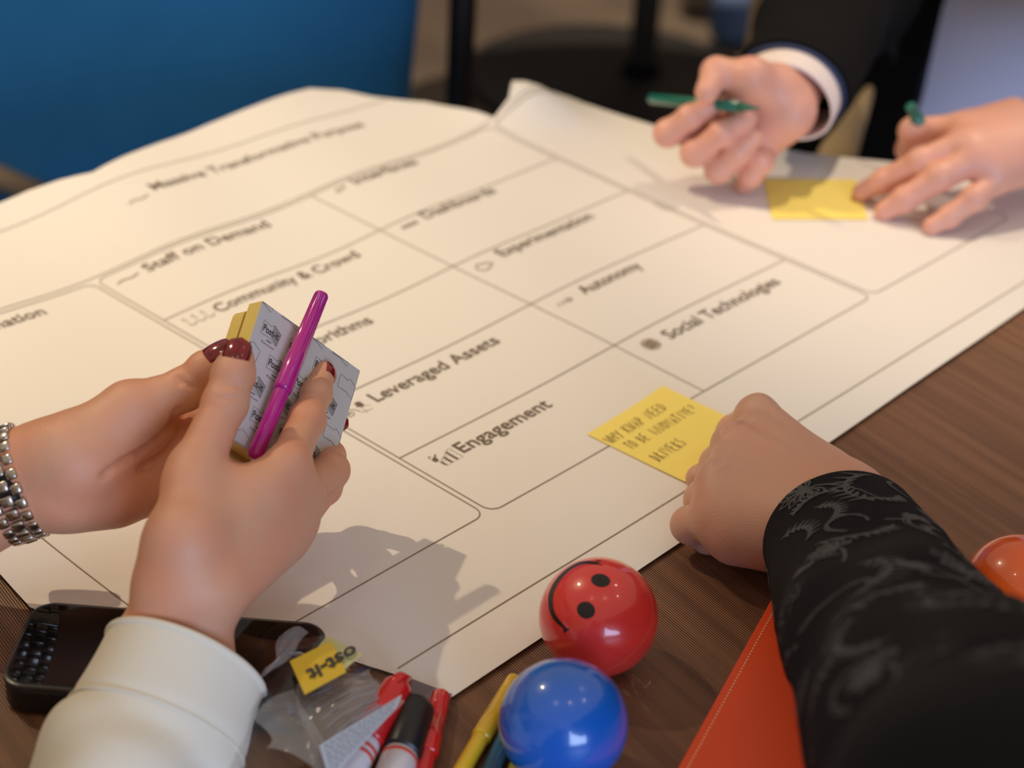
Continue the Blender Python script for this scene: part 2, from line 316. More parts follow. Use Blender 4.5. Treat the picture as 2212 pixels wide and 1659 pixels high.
def nail(name, base, tip, dorsal, wd, m, parent, lift=0., lenf=1., arch=.62, r=.0078):
    """nail plate bent over the end of a finger: base->tip is the plate's axis"""
    base = np.asarray(base, float); tip = np.asarray(tip, float); ax = unit(tip-base); dz = unit(np.asarray(dorsal)-ax*(np.asarray(dorsal)@ax)); sd = np.cross(ax, dz); L = np.linalg.norm(tip-base)
    V = []; Fs = []; n, k = 15, 13
    for i in range(n):
        t = i/(n-1)
        hw = wd*(1-.18*(1-t)**3)*math.sqrt(max(1e-4, 1-max(0, (t-.55)/.45)**2.4)) if t > .55 else wd*(1-.18*(1-t)**3)*(math.sqrt(max(.03, 1-((.16-t)/.16)**2)) if t < .16 else 1)
        for j in range(k):
            s_ = -1+2*j/(k-1); phi = s_*hw/r; V.append(base+ax*L*t+sd*r*math.sin(phi)+dz*(r*math.cos(phi)*1.0+lift-.0025*(t-.35)**2*4))
    for i in range(n-1):
        for j in range(k-1): a = i*k+j; Fs.append((a, a+1, a+k+1, a+k))
    o = link(name, mesh(name, V, Fs), m, parent); s_ = o.modifiers.new('thick', 'SOLIDIFY'); s_.thickness = .0009; s_.offset = 0
    return o
# ================================================================== the setting
def struct(name, me, m): o = link(name, me, m, None, False); o['kind'] = 'structure'; return o
struct('floor', prism('floor', [(-4, -3), (4, -3), (4, 6), (-4, 6)], -.05, 0), MFLOOR)
struct('wall_back', prism('wall_back', [(-4, 6), (4, 6), (4, 6.1), (-4, 6.1)], 0, 2.9), MWALL)
struct('wall_left', prism('wall_left', [(-4.1, -3), (-4, -3), (-4, 6.1), (-4.1, 6.1)], 0, 2.9), MWALL)
struct('wall_right', prism('wall_right', [(4, -3), (4.1, -3), (4.1, 6.1), (4, 6.1)], 0, 2.9), MWALL)
struct('wall_front', prism('wall_front', [(-4.1, -3.1), (4.1, -3.1), (4.1, -3), (-4.1, -3)], 0, 2.9), MWALL)
struct('baseboard_back', prism('baseboard_back', [(-4, 5.98), (4, 5.98), (4, 6), (-4, 6)], 0, .1), MWOOD)
# ================================================================== table
tb = empty('table', (0, .85, 0), 'dark brown ribbed laminate table under the large printed paper sheet', 'table')
link('tabletop', lathe('tabletop', [(0, .54), (.1, .552), (.5, .557), (.9, .552), (1, .546)], (.08, .86, T-.03), (.08, .86, T), 128), MTABLE, tb, False)
link('column', lathe('column', [(0, .04), (1, .04)], (.08, .86, .03), (.08, .86, T-.03), 32), MBASE, tb); link('base_disc', lathe('base_disc', [(0, .26), (.6, .26), (1, .24)], (.08, .86, 0), (.08, .86, .03), 48), MBASE, tb)
# ================================================================== paper
TH = .8498; PO = np.array([-.1595, 1.2391]); E1 = np.array([math.cos(TH), math.sin(TH)]); E2 = np.array([math.sin(TH), -math.cos(TH)])
def uvp(u, v): return PO+E1*u+E2*v
bumps = [((-.006, 1.44), .026, .030), ((-.29, 1.27), .010, .07), ((-.05, 1.30), .005, .09), ((.08, 1.12), .004, .07), ((-.30, .85), .006, .06), ((-.2, 1.43), .006, .05)]
def hz(x, y):
    z = .0022
    for (bx, by), h, s_ in bumps: z += h*math.exp(-((x-bx)**2+(y-by)**2)/(2*s_*s_))
    u = (x-PO[0])*E1[0]+(y-PO[1])*E1[1]; v = (x-PO[0])*E2[0]+(y-PO[1])*E2[1]
    z += .0016*(1+math.sin(u*38+v*6))*max(0, min(1, (.25-v)/.25)) + .0002*(1+math.sin(u*30-1+v*9))
    # beyond the table's far edge the sheet sags over it
    ye = 1.40+.03*math.exp(-((x+.2)/.2)**2)
    if y > ye: z -= min(.03, (y-ye)**2*1.2)
    return z+T
out_px = [(-300, 980), (-120, 1110), (0, 1243), (65, 1312), (200, 1362), (450, 1388), (700, 1405), (866, 1458), (977, 1503),
          (1165, 1379), (1390, 1222), (1480, 1162), (1800, 948), (1950, 844), (2100, 742), (2212, 664), (2420, 525)]
top_px = [(2420, 390), (2212, 374), (1950, 352), (1740, 331), (1420, 273), (1260, 222), (1170, 188), (1130, 181), (1100, 202), (1068, 240), (1000, 234), (920, 220), (800, 208), (740, 195), (670, 191), (620, 203), (560, 224), (450, 268), (350, 306), (200, 372), (130, 388), (60, 412), (0, 438), (-150, 500), (-600, 700)]
out = [P(a, b, .003)[:2] for a, b in out_px]
for a, b in top_px:
    z = .004
    for _ in range(6): q = P(a, b, z); z = hz(q[0], q[1])-T
    out.append(q[:2])
def dens(pts, st):
    r = []
    for i in range(len(pts)):
        a = np.array(pts[i]); b = np.array(pts[(i+1) % len(pts)]); n = max(1, int(np.linalg.norm(b-a)/st))
        for k in range(n): r.append(a+(b-a)*k/n)
    return r
bd = dens(out, .012); bdA = np.array(bd)
gx = np.arange(bdA[:, 0].min(), bdA[:, 0].max(), .012); gy = np.arange(bdA[:, 1].min(), bdA[:, 1].max(), .012)
gp = [Vector((x, y)) for x in gx for y in gy]
vo, eo, fo, *_ = geometry.delaunay_2d_cdt([Vector((float(p[0]), float(p[1]))) for p in bd]+gp, [], [list(range(len(bd)))], 1, 1e-6)
paper = empty('paper_sheet', (0.1, 1.0, T), 'large off-white printed canvas sheet spread over the table', 'paper')
me = mesh('sheet', [(v.x, v.y, hz(v.x, v.y)) for v in vo], fo); sh = link('sheet', me, MPAPER, paper)
def onp(v): x, y = uvp(v[0], v[1]); return (x, y, hz(x, y)+.00035)
outA = np.array(out)
def inside(p, mrg=.0):
    c = False; x, y = p; n = len(outA)
    for i in range(n):
        (x1, y1), (x2, y2) = outA[i], outA[i-1]
        if (y1 > y) != (y2 > y) and x < (x2-x1)*(y-y1)/(y2-y1)+x1: c = not c
    return c
def seg(pts, st=.006):
    r = []
    for a, b in zip(pts[:-1], pts[1:]):
        a = np.array(a, float); b = np.array(b, float); n = max(1, int(np.linalg.norm(b-a)/st))
        for k in range(n): r.append(a+(b-a)*k/n)
    r.append(np.array(pts[-1], float)); return r
def rrect(u0, v0, u1, v1, r):
    p = []
    for cx_, cy_, a0 in ((u1-r, v0+r, -90), (u1-r, v1-r, 0), (u0+r, v1-r, 90), (u0+r, v0+r, 180)):
        for k in range(7): a = math.radians(a0+15*k); p.append((cx_+r*math.cos(a), cy_+r*math.sin(a)))
    return seg(p+p[:1])
lw = .0008
g = Draw()
for box_ in ((-.1965, -.0005, .1935, .3755, .008), (-.3965, .0005, -.2005, .3745, .008), (-.3965, -.105, .39, -.0045, .008), (.1975, .0005, .39, .3745, .008)): g.line(rrect(*box_), lw)
for r_ in range(1, 5): g.line(seg([(-.1965, .075*r_), (.1935, .075*r_)]), lw)
g.line(seg([(0, -.0005), (0, .3755)]), lw)
g.line(seg([(-.42, .4375), (.62, .4375)]), lw)
g.F = [f for f in g.F if all(inside(uvp(*(g.V[i]+(g.V[i]-np.array([0, .15]))*.008))) for i in f)]
g.build('printed_grid', onp, MINK2, paper)
def heading(txt, u, v, wd, cap=.0112, name='printed_heading', m=None):
    V, Fs = text2d(txt, .012); V = V.copy(); V[:, 0] *= wd/V[:, 0].max(); V[:, 1] *= cap
    d = Draw(); d.add([(u+a, v-b) for a, b in V], Fs); return d.build(name, onp, m or MINK, paper)
heading('Massive Transformative Purpose', -.0895, -.0735, .214)
heading('Staff on Demand', -.1635, .0160, .1110); heading('Community & Crowd', -.1635, .0930, .1285)
heading('Algorithms', -.1635, .1690, .0700); heading('Leveraged Assets', -.1625, .2450, .1120); heading('Engagement', -.1640, .3215, .0800)
heading('Interfaces', .0370, .0105, .0665); heading('Dashboards', .0370, .0865, .0760); heading('Experimentation', .0370, .1645, .1010)
heading('Autonomy', .0375, .2420, .0640); heading('Social Technologies', .0350, .3205, .1260); heading('Information', -.3200, .0185, .0720)
def icon(u, v, fn, m=MINK): d = Draw(); fn(d, u, v); d.build('printed_icon', onp, m, paper)
def ic_boxes(d, u, v):
    for i, h in enumerate((.0045, .007, .010)):
        x = u-.004+i*.0048; y = v+.004; w_ = .0035
        d.line([(x, y), (x+w_, y), (x+w_, y-h), (x, y-h)], .0003, True); d.line([(x, y-h), (x+.0012, y-h-.0022), (x+w_+.0012, y-h-.0022), (x+w_, y-h)], .0003)
        d.poly([(x, y), (x, y-h), (x-.0012, y-h-.0016), (x-.0012, y-.0016)])
    d.poly([(u-.0075, v-.006), (u-.005, v-.0075), (u-.0035, v-.0055), (u-.0045, v-.003), (u-.007, v-.003)]); d.line([(u-.005, v-.0062), (u-.0015, v-.009)], .001); d.line([(u-.0075, v-.0075), (u-.0065, v-.010), (u-.005, v-.009)], .0006)
def ic_globe(d, u, v):
    n = 22; ring = [(u+.0065*math.cos(2*math.pi*k/n), v+.0065*math.sin(2*math.pi*k/n)) for k in range(n)]
    d.line(ring, .0006, True)
    for a in range(4):
        c, s_ = math.cos(a*1.57+.5), math.sin(a*1.57+.5); d.poly([(u+c*.0028+.0022*math.cos(t), v+s_*.0028+.0022*math.sin(t)) for t in np.linspace(0, 6.28, 9)[:-1]])
    for q in (-.003, 0, .003): d.line([(u-.0058, v+q), (u, v+q*1.3), (u+.0058, v+q)], .0008); d.line([(u+q, v-.0058), (u+q*1.3, v), (u+q, v+.0058)], .0008)
def ic_car(d, u, v):
    d.line([(u-.010+.0035*math.cos(t), v+.002+.0022*math.sin(t)) for t in np.linspace(0, 6.28, 12)[:-1]], .0005, True); d.line([(u-.012, v+.002), (u-.008, v+.001)], .0007)
    d.line([(u-.010, v-.0055), (u-.0045, v-.001), (u-.002, v+.0035)], .0005); d.line([(u-.0085, v-.007), (u-.008, v-.004), (u-.0105, v-.003)], .0004)
    d.poly([(u-.0005, v-.0015), (u+.001, v-.006), (u+.005, v-.0055), (u+.0048, v-.001), (u+.0035, v+.0005)])
    d.line([(u+.0003, v+.007), (u+.0012, v-.0005), (u+.0075, v+.002)], .0003); d.line([(u-.003, v+.005), (u+.006, v+.006)], .0003)
def ic_scrib(k):
    def f(d, u, v):
        if k == 0:
            for i in range(3):
                x = u-.008+i*.0075; d.line([(x+.003*math.cos(t), v+.001-.0035*math.sin(t)) for t in np.linspace(3.3, 6.2, 9)], .0007); d.line([(x-.001, v-.001), (x-.002, v-.004)], .0006); d.poly([(x-.003, v-.0058), (x-.0018, v-.0068), (x-.0008, v-.0055), (x-.002, v-.0045)])
        elif k == 1:
            for q in range(3): d.line([(u-.007+q*.005, v+.003), (u-.005+q*.005, v-.002), (u-.002+q*.005, v+.001)], .0007)
            d.line([(u+.005+.003*math.cos(t), v+.002*math.sin(t)) for t in np.linspace(0, 6.28, 9)[:-1]], .0007, True)
        elif k == 2: d.line([(u+.007*math.cos(t), v+.0042*math.sin(t)*(1+.3*math.cos(3*t))) for t in np.linspace(0, 6.28, 20)[:-1]], .0011, True)
        elif k == 3:
            for q in range(4): d.poly([(u-.008+q*.004, v-.002), (u-.0048+q*.004, v-.002), (u-.0048+q*.004, v+.002), (u-.008+q*.004, v+.002)])
        elif k == 4: d.line([(u-.006, v+.003), (u-.003, v-.002), (u+.002, v-.001), (u+.006, v-.003)], .0014); d.line([(u-.005, v+.0035), (u+.003, v+.001)], .0006)
        else: d.line([(u-.010, v+.001), (u-.004, v-.001), (u+.002, v+.001), (u+.009, v-.001)], .0014)
    return f
icon(-.1765, .3205, ic_boxes); icon(.0195, .3155, ic_globe, MINK2); icon(-.1755, .2425, ic_car); icon(-.1770, .0890, ic_scrib(0), MINK2)
icon(.0185, .2390, ic_scrib(1), MINK2); icon(.0165, .1655, ic_scrib(2), MINK2); icon(.0215, .0845, ic_scrib(3), MINK2); icon(.0230, .0075, ic_scrib(4), MINK2)
icon(-.1785, .0130, ic_scrib(5), MINK2); icon(-.1065, -.0700, ic_scrib(5), MINK2)
# ================================================================== chairs and far things
def cushion(name, c, sx, sy, sz, bev, m, parent, rot=0, bend=0):
    me = box_mesh(name, sx, sy, sz, bev, 6); xform(me, Matrix.Translation(tuple(c)) @ Matrix.Rotation(rot, 4, 'Z')); return link(name, me, m, parent)
# blue tub chair pushed in behind the table: inside of its backrest faces us
ch = empty('upholstered_chair', (-.45, 2.0, 0), 'blue velvet chair with rounded back behind the far side of the table', 'chair')
def rounded_panel(name, xl, xr, z0, z1, y0, th, rc, m, parent, curve=.0):
    V = []; Fs = []; n = 24; W_ = xr-xl; Hh = z1-z0; ol = []
    for cxx, czz, a0 in ((xr-rc, z1-rc, 90), (xr-rc, z0+rc*.7, 0), (xl+rc, z0+rc*.7, -90), (xl+rc, z1-rc, 180)):
        r_ = rc if a0 in (90, 180) else rc*.7
        for k in range(9): a = math.radians(a0-(90 if 0 else 0)+(-1)*11.25*k if a0 in (90, 0, -90) else a0-11.25*k); ol.append((cxx+r_*math.cos(a), czz+r_*math.sin(a)))
    ol = np.array(ol); cen = np.array([(xl+xr)/2, (z0+z1)/2]); rings = []
    for f_, yy in ((.0, -.012), (.5, -.012), (.85, -.006), (.95, .004), (1.0, .022), (1.0, th-.02), (.95, th), (.0, th+.006)):
        for p in ol: q = cen+(p-cen)*f_; V.append((q[0], y0+yy+curve*((q[0]-cen[0])/W_*2)**2, q[1]))
    m_ = len(ol)
    for i in range(7):
        for k in range(m_): Fs.append((i*m_+k, i*m_+(k+1) % m_, (i+1)*m_+(k+1) % m_, (i+1)*m_+k))
    return link(name, mesh(name, V, Fs), m, parent)
yb = 1.95
zr = PY(905, 150, yb); 
rounded_panel('backrest', -.92, zr[0]+.020, .36, 1.12, yb, .09, .13, MCHAIR, ch)
cushion('seat', (-.49, 1.74, .30), .78, .46, .12, .04, MCHAIR, ch)
me = lathe('frame_rail', [(0, .016), (1, .016)], PY(-160, 318, yb-.01), PY(90, 425, yb-.01), 16); link('frame_rail', me, MWOOD, ch)
for x in (-.82, -.15):
    for y in (1.57, 1.98): link('leg', lathe('leg', [(0, .012), (1, .018)], (x, y, 0), (x, y, .38), 14), MBASE, ch)
link('back_post', lathe('back_post', [(0, .016), (1, .016)], (zr[0]+.045, yb+.05, 0), (zr[0]+.045, yb+.05, 1.05), 14), MBASE, ch)
link('seat_edge', lathe('seat_edge', [(0, .03), (1, .03)], (-.9, 1.52, .36), (-.1, 1.52, .36), 14), MBASE, ch)
# pedestal of another table on the floor behind
def PF(px, py): r = ray(px, py); return CO+r*((0-CO[2])/r[2])
pc = PF(1382, 185)
pt = empty('pedestal_table', (pc[0], pc[1], 0), 'black pedestal table leg and round base far behind the table', 'table')
link('base_disc', lathe('base_disc', [(0, .30), (.5, .30), (1, .27)], (pc[0]-.06, pc[1], 0), (pc[0]-.06, pc[1], .03), 48), MBASE, pt)
link('column', lathe('column', [(0, .045), (.04, .028), (1, .028)], (pc[0], pc[1], .03), (pc[0], pc[1], .72), 24), MPOST, pt)
link('tabletop', lathe('tabletop', [(0, .40), (.8, .40), (1, .39)], (pc[0], pc[1], .72), (pc[0], pc[1], .75), 48), MBASE, pt)
# soft bags and armchair
ba = PF(1655, 50)
ac = empty('armchair', (ba[0]+.1, ba[1], 0), 'beige armchair standing on the floor far behind the suited arm', 'chair')
cushion('seat', (ba[0]+.27, ba[1]+.12, .30), .5, .5, .2, .06, MBEIGE, ac); cushion('backrest', (ba[0]+.22, ba[1]+.36, .6), .5, .12, .6, .05, MBEIGE, ac); cushion('skirt', (ba[0]+.27, ba[1]+.12, .12), .44, .44, .2, .04, MBEIGE, ac)
def bag(name, px, py, m, label, s_):
    c = PF(px, py); b = empty(name, (c[0], c[1], 0), label, 'bag'); me = box_mesh('body', .20*s_, .12*s_, .16*s_, .05*s_, 6); xform(me, Matrix.Translation((c[0], c[1], .081*s_)) @ Matrix.Rotation(.5, 4, 'Z')); link('body', me, m, b)
    V = crom([(c[0]-.06*s_, c[1], .14*s_), (c[0]-.03*s_, c[1], .22*s_), (c[0]+.03*s_, c[1], .22*s_), (c[0]+.06*s_, c[1], .14*s_)], 14)
    for i in range(1): pass
    tube_me = Tube(np.hstack([V, np.full((14, 2), .007*s_)]), (0, 1, 0), 30); tube_me.build('handle', m, b, 30, 10, .001)
bag('cloth_bag', 1600, 92, MBAGB, 'blurred blue cloth bag on the floor beside the beige armchair', .75)
bag('shoulder_bag', 1535, 22, MBAGG, 'blurred light grey bag on the floor left of the blue one', .75)
# ================================================================== people
def build_person(name, label, loc, fields, skin):
    p = empty(name, loc, label, 'person'); V, Q = join([f.mesh() for f in fields]); me = fastmesh('body', V, Q); link('body', me, skin, p); return p
def smoothfield(lo, hi, v): return Field(np.array(lo), np.array(hi), v)
def bbox(pts, m): A = np.array(pts); return A.min(0)-m, A.max(0)+m
VX = .0012
# ---- woman in cream: right hand
rW = D(412, 1262, .850)
rf1 = D(362, 1440, .856); rf2 = D(285, 1700, .822); rE = D(120, 2250, .755)
rT = [D(398, 1168, .846), D(424, 1012, .868), D(487, 870, .882), D(513, 777, .888)]
rM = [D(622, 1003, .885), D(648, 1066, .896), D(638, 1128, .903), D(606, 1178, .906)]
ri = [rM[0], nxt(rM[0], 663, 908, .040)]; ri.append(nxt(ri[-1], 683, 852, .023)); ri.append(nxt(ri[-1], 700, 806, .018))
rm = [rM[1], D(715, 1016, .934), D(712, 985, .960), D(680, 960, .978)]
rr_ = [rM[2], D(700, 1052, .932), D(694, 1030, .960), D(660, 1010, .975)]
rp = [rM[3], D(643, 1112, .928), D(655, 1080, .948), D(635, 1060, .962)]
lo, hi = bbox([rf1, rf2]+rT+rM+ri+rm+rr_+rp, .03); f = Field(lo, hi, VX)
lat = unit(rM[3]-rM[0]); sideW = unit(D(500, 1285, .856)-D(320, 1262, .850))
for s_, ra in ((-.0065, .0150), (.0065, .0150)):
    f.cone(rf2+sideW*s_*1.6, rf1+sideW*s_*1.3, .030, .0215, .01); f.cone(rf1+sideW*s_*1.3, rW+sideW*s_, .0215, ra, .01)
carp = [rW+sideW*q+cf*.002 for q in (-.010, -.003, .004, .011)]
for c_, m_, r1 in zip(carp, rM, (.0105, .0105, .0100, .0090)): f.cone(c_, m_, .0135, r1, .014)
for i in range(3): f.cone((carp[i]+carp[i+1])/2, (rM[i]*.94+rM[i+1]*.94+(carp[i]+carp[i+1])*.06)/2, .0135, .0095, .012)
f.cone(rW-sideW*.006, rT[0], .0145, .0150, .012); f.cone(rT[0], rT[1], .0150, .0122, .010)
f.cone(rT[1]*.8+rT[0]*.2, rM[0]*.75+carp[0]*.25, .0105, .0085, .016); f.cone(rT[0], rM[0]*.5+carp[0]*.5, .013, .010, .016)
f.finger([rT[1], rT[2], rT[2]*.35+rT[3]*.65, rT[3]], [.0120, .0104, .0098, .0084], .010)
f.finger(ri, [.0098, .0088, .0074, .0062]); f.finger(rm, [.0098, .0088, .0076, .0064]); f.finger(rr_, [.0094, .0084, .0072, .0062]); f.finger(rp, [.0086, .0074, .0064, .0056])
dors = unit(-cf*.9-CX*.15+CU*.1)
f.creases([[(466, 836), (495, 832), (524, 837)], [(462, 858), (492, 862), (522, 857)]], .0004, .0016, .0006)
fR = f
# ---- woman: left hand (palm side towards us)
lW = D(88, 1034, .905); lf1 = D(-60, 1084, .905); lE = D(-330, 1150, .905)
lT = [D(150, 985, .902), D(282, 890, .912), D(400, 840, .920), D(470, 780, .918)]
lM = [D(392, 935, .938), D(405, 985, .945), D(392, 1032, .943), D(360, 1066, .930)]
li = [lM[0], D(520, 885, .962), D(590, 860, .978), D(640, 835, .986)]
lm = [lM[1], D(555, 955, .975), D(655, 928, .990), D(722, 911, .985)]
lr = [lM[2], D(530, 1008, .972), D(610, 990, .985), D(660, 975, .990)]
lp = [lM[3], D(468, 1068, .955), D(530, 1064, .968), D(575, 1055, .976)]
lo, hi = bbox([lf1]+lT+lM+li+lm+lr+lp, .035); f = Field(lo, hi, VX)
sideL = unit(D(100, 1124, .905)-D(32, 932, .905))
for s_ in (-.0095, 0, .0095):
    f.cone(lf1+sideL*s_*1.05, lW+sideL*s_, .0170, .0152, .008)
    f.cone(lE+sideL*s_*1.6, lf1+sideL*s_*1.05, .034, .0170, .008)
carL = [lW+sideL*q+CX*.006 for q in (-.012, -.004, .004, .011)]
for c_, m_, r1 in zip(carL, lM, (.0110, .0110, .0110, .0105)): f.cone(c_, m_, .0135, r1, .012)
f.cone(carL[3]+CX*.01, lM[3]*.5+carL[3]*.5-cf*.004, .014, .0145, .012)
f.cone(lW-sideL*.010-cf*.001, lT[0], .0150, .0195, .012); f.cone(lT[0], lT[1], .0195, .0150, .010); f.cone(lT[0]+CX*.008+sideL*.004, lT[1]*.6+lT[0]*.4+sideL*.006, .017, .0135, .012)
f.cone(lT[1], lM[0]*.8+carL[0]*.2, .0095, .0080, .014)
f.finger([lT[1], lT[2], lT[2]*.35+lT[3]*.65, lT[3]], [.0148, .0104, .0095, .0080], .012)
for a in (li, lm, lr): f.finger(a, [.0098, .0086, .0076, .0064])
f.finger(lp, [.0086, .0074, .0064, .0056])
f.creases([[(384, 884), (364, 920), (325, 962), (255, 1006), (222, 1030)], [(342, 948), (300, 982), (262, 1000)], [(396, 898), (384, 945), (345, 990), (300, 1015)]], .0011, .0030, .0002)
f.creases([[(388, 812), (396, 826), (418, 838)], [(378, 812), (388, 832)]], .0006, .0016, .0003)
fL = f
# shoulders and chest, out of frame, so that both arms belong to one body
shR = np.array([-.20, .16, T+.30]); shL = np.array([-.56, .42, T+.30]); lEl = lE+unit(lE-lf1)*.14+np.array([0, -.05, .01])
ch_c = (shR+shL)/2
lo, hi = bbox([lE, rf2, rE, shR, shL, ch_c-[0, 0, .45], lEl], .14); f = Field(lo, hi, .006)
f.cone(rf2, rE, .029, .036, .01); f.cone(rE, shR, .038, .048, .02); f.cone(lf1*.5+lE*.5, lE, .026, .034, .01); f.cone(lE, lEl, .034, .038, .02); f.cone(lEl, shL, .040, .050, .02)
f.cone(shR, shL, .055, .055, .05); f.cone(ch_c-[0, 0, .08], ch_c-[0, 0, .42], .115, .105, .05)
woman = build_person('person', 'person with red nails and cream sleeve holding a yellow note pad', (-.40, .30, 0), [fR, fL, f], MSKIN_W)
blo, bhi = bbox([shR, shL, ch_c-[0, 0, .45], lEl], .17); f = Field(blo, bhi, .006)
f.cone(shR, shL, .072, .072, .05); f.cone(ch_c-[0, 0, .08], ch_c-[0, 0, .43], .135, .125, .05); f.cone(shL, lEl, .064, .052, .03); f.cone(shR, shR*.4+rE*.6, .064, .056, .03)
link('blouse', fastmesh('blouse', *f.mesh()), MCREAM, woman)
# red nails
nail('fingernail', rT[3]-unit(rT[3]-rT[2])*.0095+dors*.0011, rT[3]+unit(rT[3]-rT[2])*.0098+dors*.0006, -cf*.95+CU*.12+CX*.05, .0077, MNAIL, woman, r=.0086)
dl = unit(-CX*.72+CU*.30-cf*.62)
nail('fingernail', lT[3]-unit(lT[3]-lT[2])*.0095+dl*.0010, lT[3]+unit(lT[3]-lT[2])*.0120, dl, .0072, MNAIL, woman, r=.0084)
nail('fingernail', ri[3]-unit(ri[3]-ri[2])*.006, ri[3]+unit(ri[3]-ri[2])*.0062, CX*.85-cf*.45+CU*.1, .0056, MNAIL, woman, r=.0066)
nail('fingernail', lm[3]-unit(lm[3]-lm[2])*.006, lm[3]+unit(lm[3]-lm[2])*.009, CX*.35-cf*.9-CU*.2, .0058, MNAIL, woman, r=.0068)
# cream sleeve of her right arm
cc = D(405, 1432, .840)
def sp(p, a, b): return [*p, a, b]
def fold_w(t, th):
    cuff = .0014*(1/(1+np.exp(-(.30-t)*90)))                      # turned-up cuff band
    roll = .0018*np.exp(-((t-.0)/.02)**2)
    f1 = .0040*np.sin(2*th+16*t+2.4)*np.clip((t-.33)*6, 0, 1); f2 = .0035*np.sin(4*th-22*t)*np.clip((t-.36)*3, 0, 1)
    return cuff+roll*0+f1+f2+.0008*np.sin(2*th+3)
sl = Tube([sp(D(402, 1435, .858), .0385, .037), sp(D(372, 1500, .849), .0390, .038), sp(D(335, 1590, .837), .0425, .041), sp(D(285, 1700, .822), .0475, .046), sp(D(205, 1950, .79), .055, .053), sp(rE, .062, .060), sp(rE*.6+shR*.4, .062, .060)], sideW, 90, fold_w)
sl.build('sleeve', MCREAM, woman, 200, 110, .0026)
dd = Draw()
def seam_fn(t0): 
    return [sl.at(np.array(t0+.004*math.sin(a)), np.array(a), .0006) for a in np.linspace(0, 2*math.pi, 80)]
rm_ = sl.at(np.full(81, .004), np.linspace(0, 2*math.pi, 81), -.0008); Tube(np.hstack([rm_, np.full((81, 2), .0021)]), (0, .3, 1), 160).build('cuff_edge', MCREAM, woman, 160, 14, .0002)
# cuff seam as a thin raised cord
sm = np.array(seam_fn(.325)); Tube(np.hstack([sm, np.full((80, 2), .0007)]), (0, .3, 1), 200).build('cuff_seam', MCREAM, woman, 200, 6, .0002)
# ---- wristwatch
wc = D(28, 1046, .905); wa = unit(lf1-lW); wb = sideL-wa*(sideL@wa); wb = unit(wb); wd_ = np.cross(wa, wb)
watch = empty('wristwatch', wc, 'steel link bracelet watch on the left wrist at the left edge', 'watch')
lmA = box_mesh('link_mid', .0066, .0056, .0038, .0010, 2); lmB = box_mesh('link_side', .0056, .0054, .0036, .0012, 2)
N = 23
Tube(np.array([sp(wc-wa*.0075, .0268, .0186), sp(wc, .0268, .0186), sp(wc+wa*.0075, .0268, .0186)]), wb, 12).build('inner_band', MBLK2, watch, 12, 48, .0006)
for k in range(N):
    a = 2*math.pi*(k+.3)/N; ra, rb = .0282, .0200
    c0 = wc+wb*ra*math.cos(a)+wd_*rb*math.sin(a); tg = unit(-wb*ra*math.sin(a)+wd_*rb*math.cos(a)); nn = np.cross(wa, tg); nn = nn if nn@(c0-wc) > 0 else -nn
    for j in (-1, 0, 1):
        c1 = c0+wa*j*.0064+(tg*.0031 if j == 0 else 0)*1; o = link('link', lmA if j == 0 else lmB, None, watch)
        if not o.data.materials: o.data.materials.append(MSTEEL)
        o.parent = watch; o.matrix_parent_inverse = Matrix.Identity(4)
        o.matrix_local = Matrix.Translation(-Vector([float(q) for q in wc])) @ frame(c1, wa if j <= 0 else wa, tg, nn)
# clasp plate and its pusher, and the small case at the back of the wrist
ac_ = 2*math.pi*.5
for (aa, sx, sy, nm) in ((-1.15, .0175, .010, 'clasp'), (-.30, .0175, .0075, 'clasp_bar')):
    for sgn in (1,):
        c0 = wc+wb*.0292*math.cos(aa)+wd_*.0210*math.sin(aa); tg = unit(-wb*.0282*math.sin(aa)+wd_*.02*math.cos(aa)); nn = np.cross(wa, tg); nn = nn if nn@(c0-wc) > 0 else -nn
        me = box_mesh(nm, sx, sy, .0026, .0008, 2); xform(me, frame(c0, wa, tg, nn)); link(nm, me, MSTEEL, watch)
        print('clasp', aa, (c0-CO)@cf)
c0 = wc-wb*.012+wd_*.0235; 
face_n = unit(wd_ if (wd_@cf) > 0 else -wd_); cface = wc+face_n*.0225
link('case', lathe('case', [(0, .0150), (.2, .0160), (.8, .0160), (1, .0145)], cface-face_n*.001, cface+face_n*.008, 40), MSTEEL, watch); link('dial', lathe('dial', [(0, .0135), (1, .0135)], cface+face_n*.0078, cface+face_n*.0084, 40), MWHITE, watch)
# ---- batik person: left fist
B = {}
bW = P(1802, 1118, .040); bF = P(1892, 1300, .068); bF2 = P(2062, 1590, .127); bE = P(2330, 2050, .22)
bM = [P(1636, 900, .046), P(1586, 962, .050), P(1554, 1040, .046), P(1542, 1118, .034)]
bi = [bM[0], P(1590, 938, .022), P(1600, 985, .010), P(1640, 1000, .010)]
bm = [bM[1], P(1555, 1005, .022), P(1565, 1045, .010), P(1610, 1060, .010)]
br = [bM[2], P(1522, 1080, .022), P(1535, 1118, .010), P(1585, 1125, .010)]
bp = [bM[3], P(1490, 1134, .020), P(1528, 1160, .0095), P(1575, 1168, .0095)]
bt = [P(1790, 1045, .034), P(1690, 985, .020), P(1580, 1005, .012), P(1512, 1034, .0095)]
lo, hi = bbox([bF, bW]+bM+bi+bm+br+bp+bt, .04); lo[2] = T-.002; f = Field(lo, hi, VX*1.1)
sB = unit(P(1720, 1230, .04)-P(1900, 1050, .04))
for s_ in (-.012, 0, .012): f.cone(bF+sB*s_*1.2, bW+sB*s_, .029, .0205, .012)
cB = [bW+sB*q for q in (-.016, -.006, .005, .015)]
for c_, m_, r1 in zip(cB, bM, (.0125, .0125, .0120, .0115)): f.cone(c_, m_, .0185, r1, .018)
for i in range(3): f.cone((cB[i]+cB[i+1])/2, (bM[i]+bM[i+1])*.46+(cB[i]+cB[i+1])*.04, .018, .0115, .014)
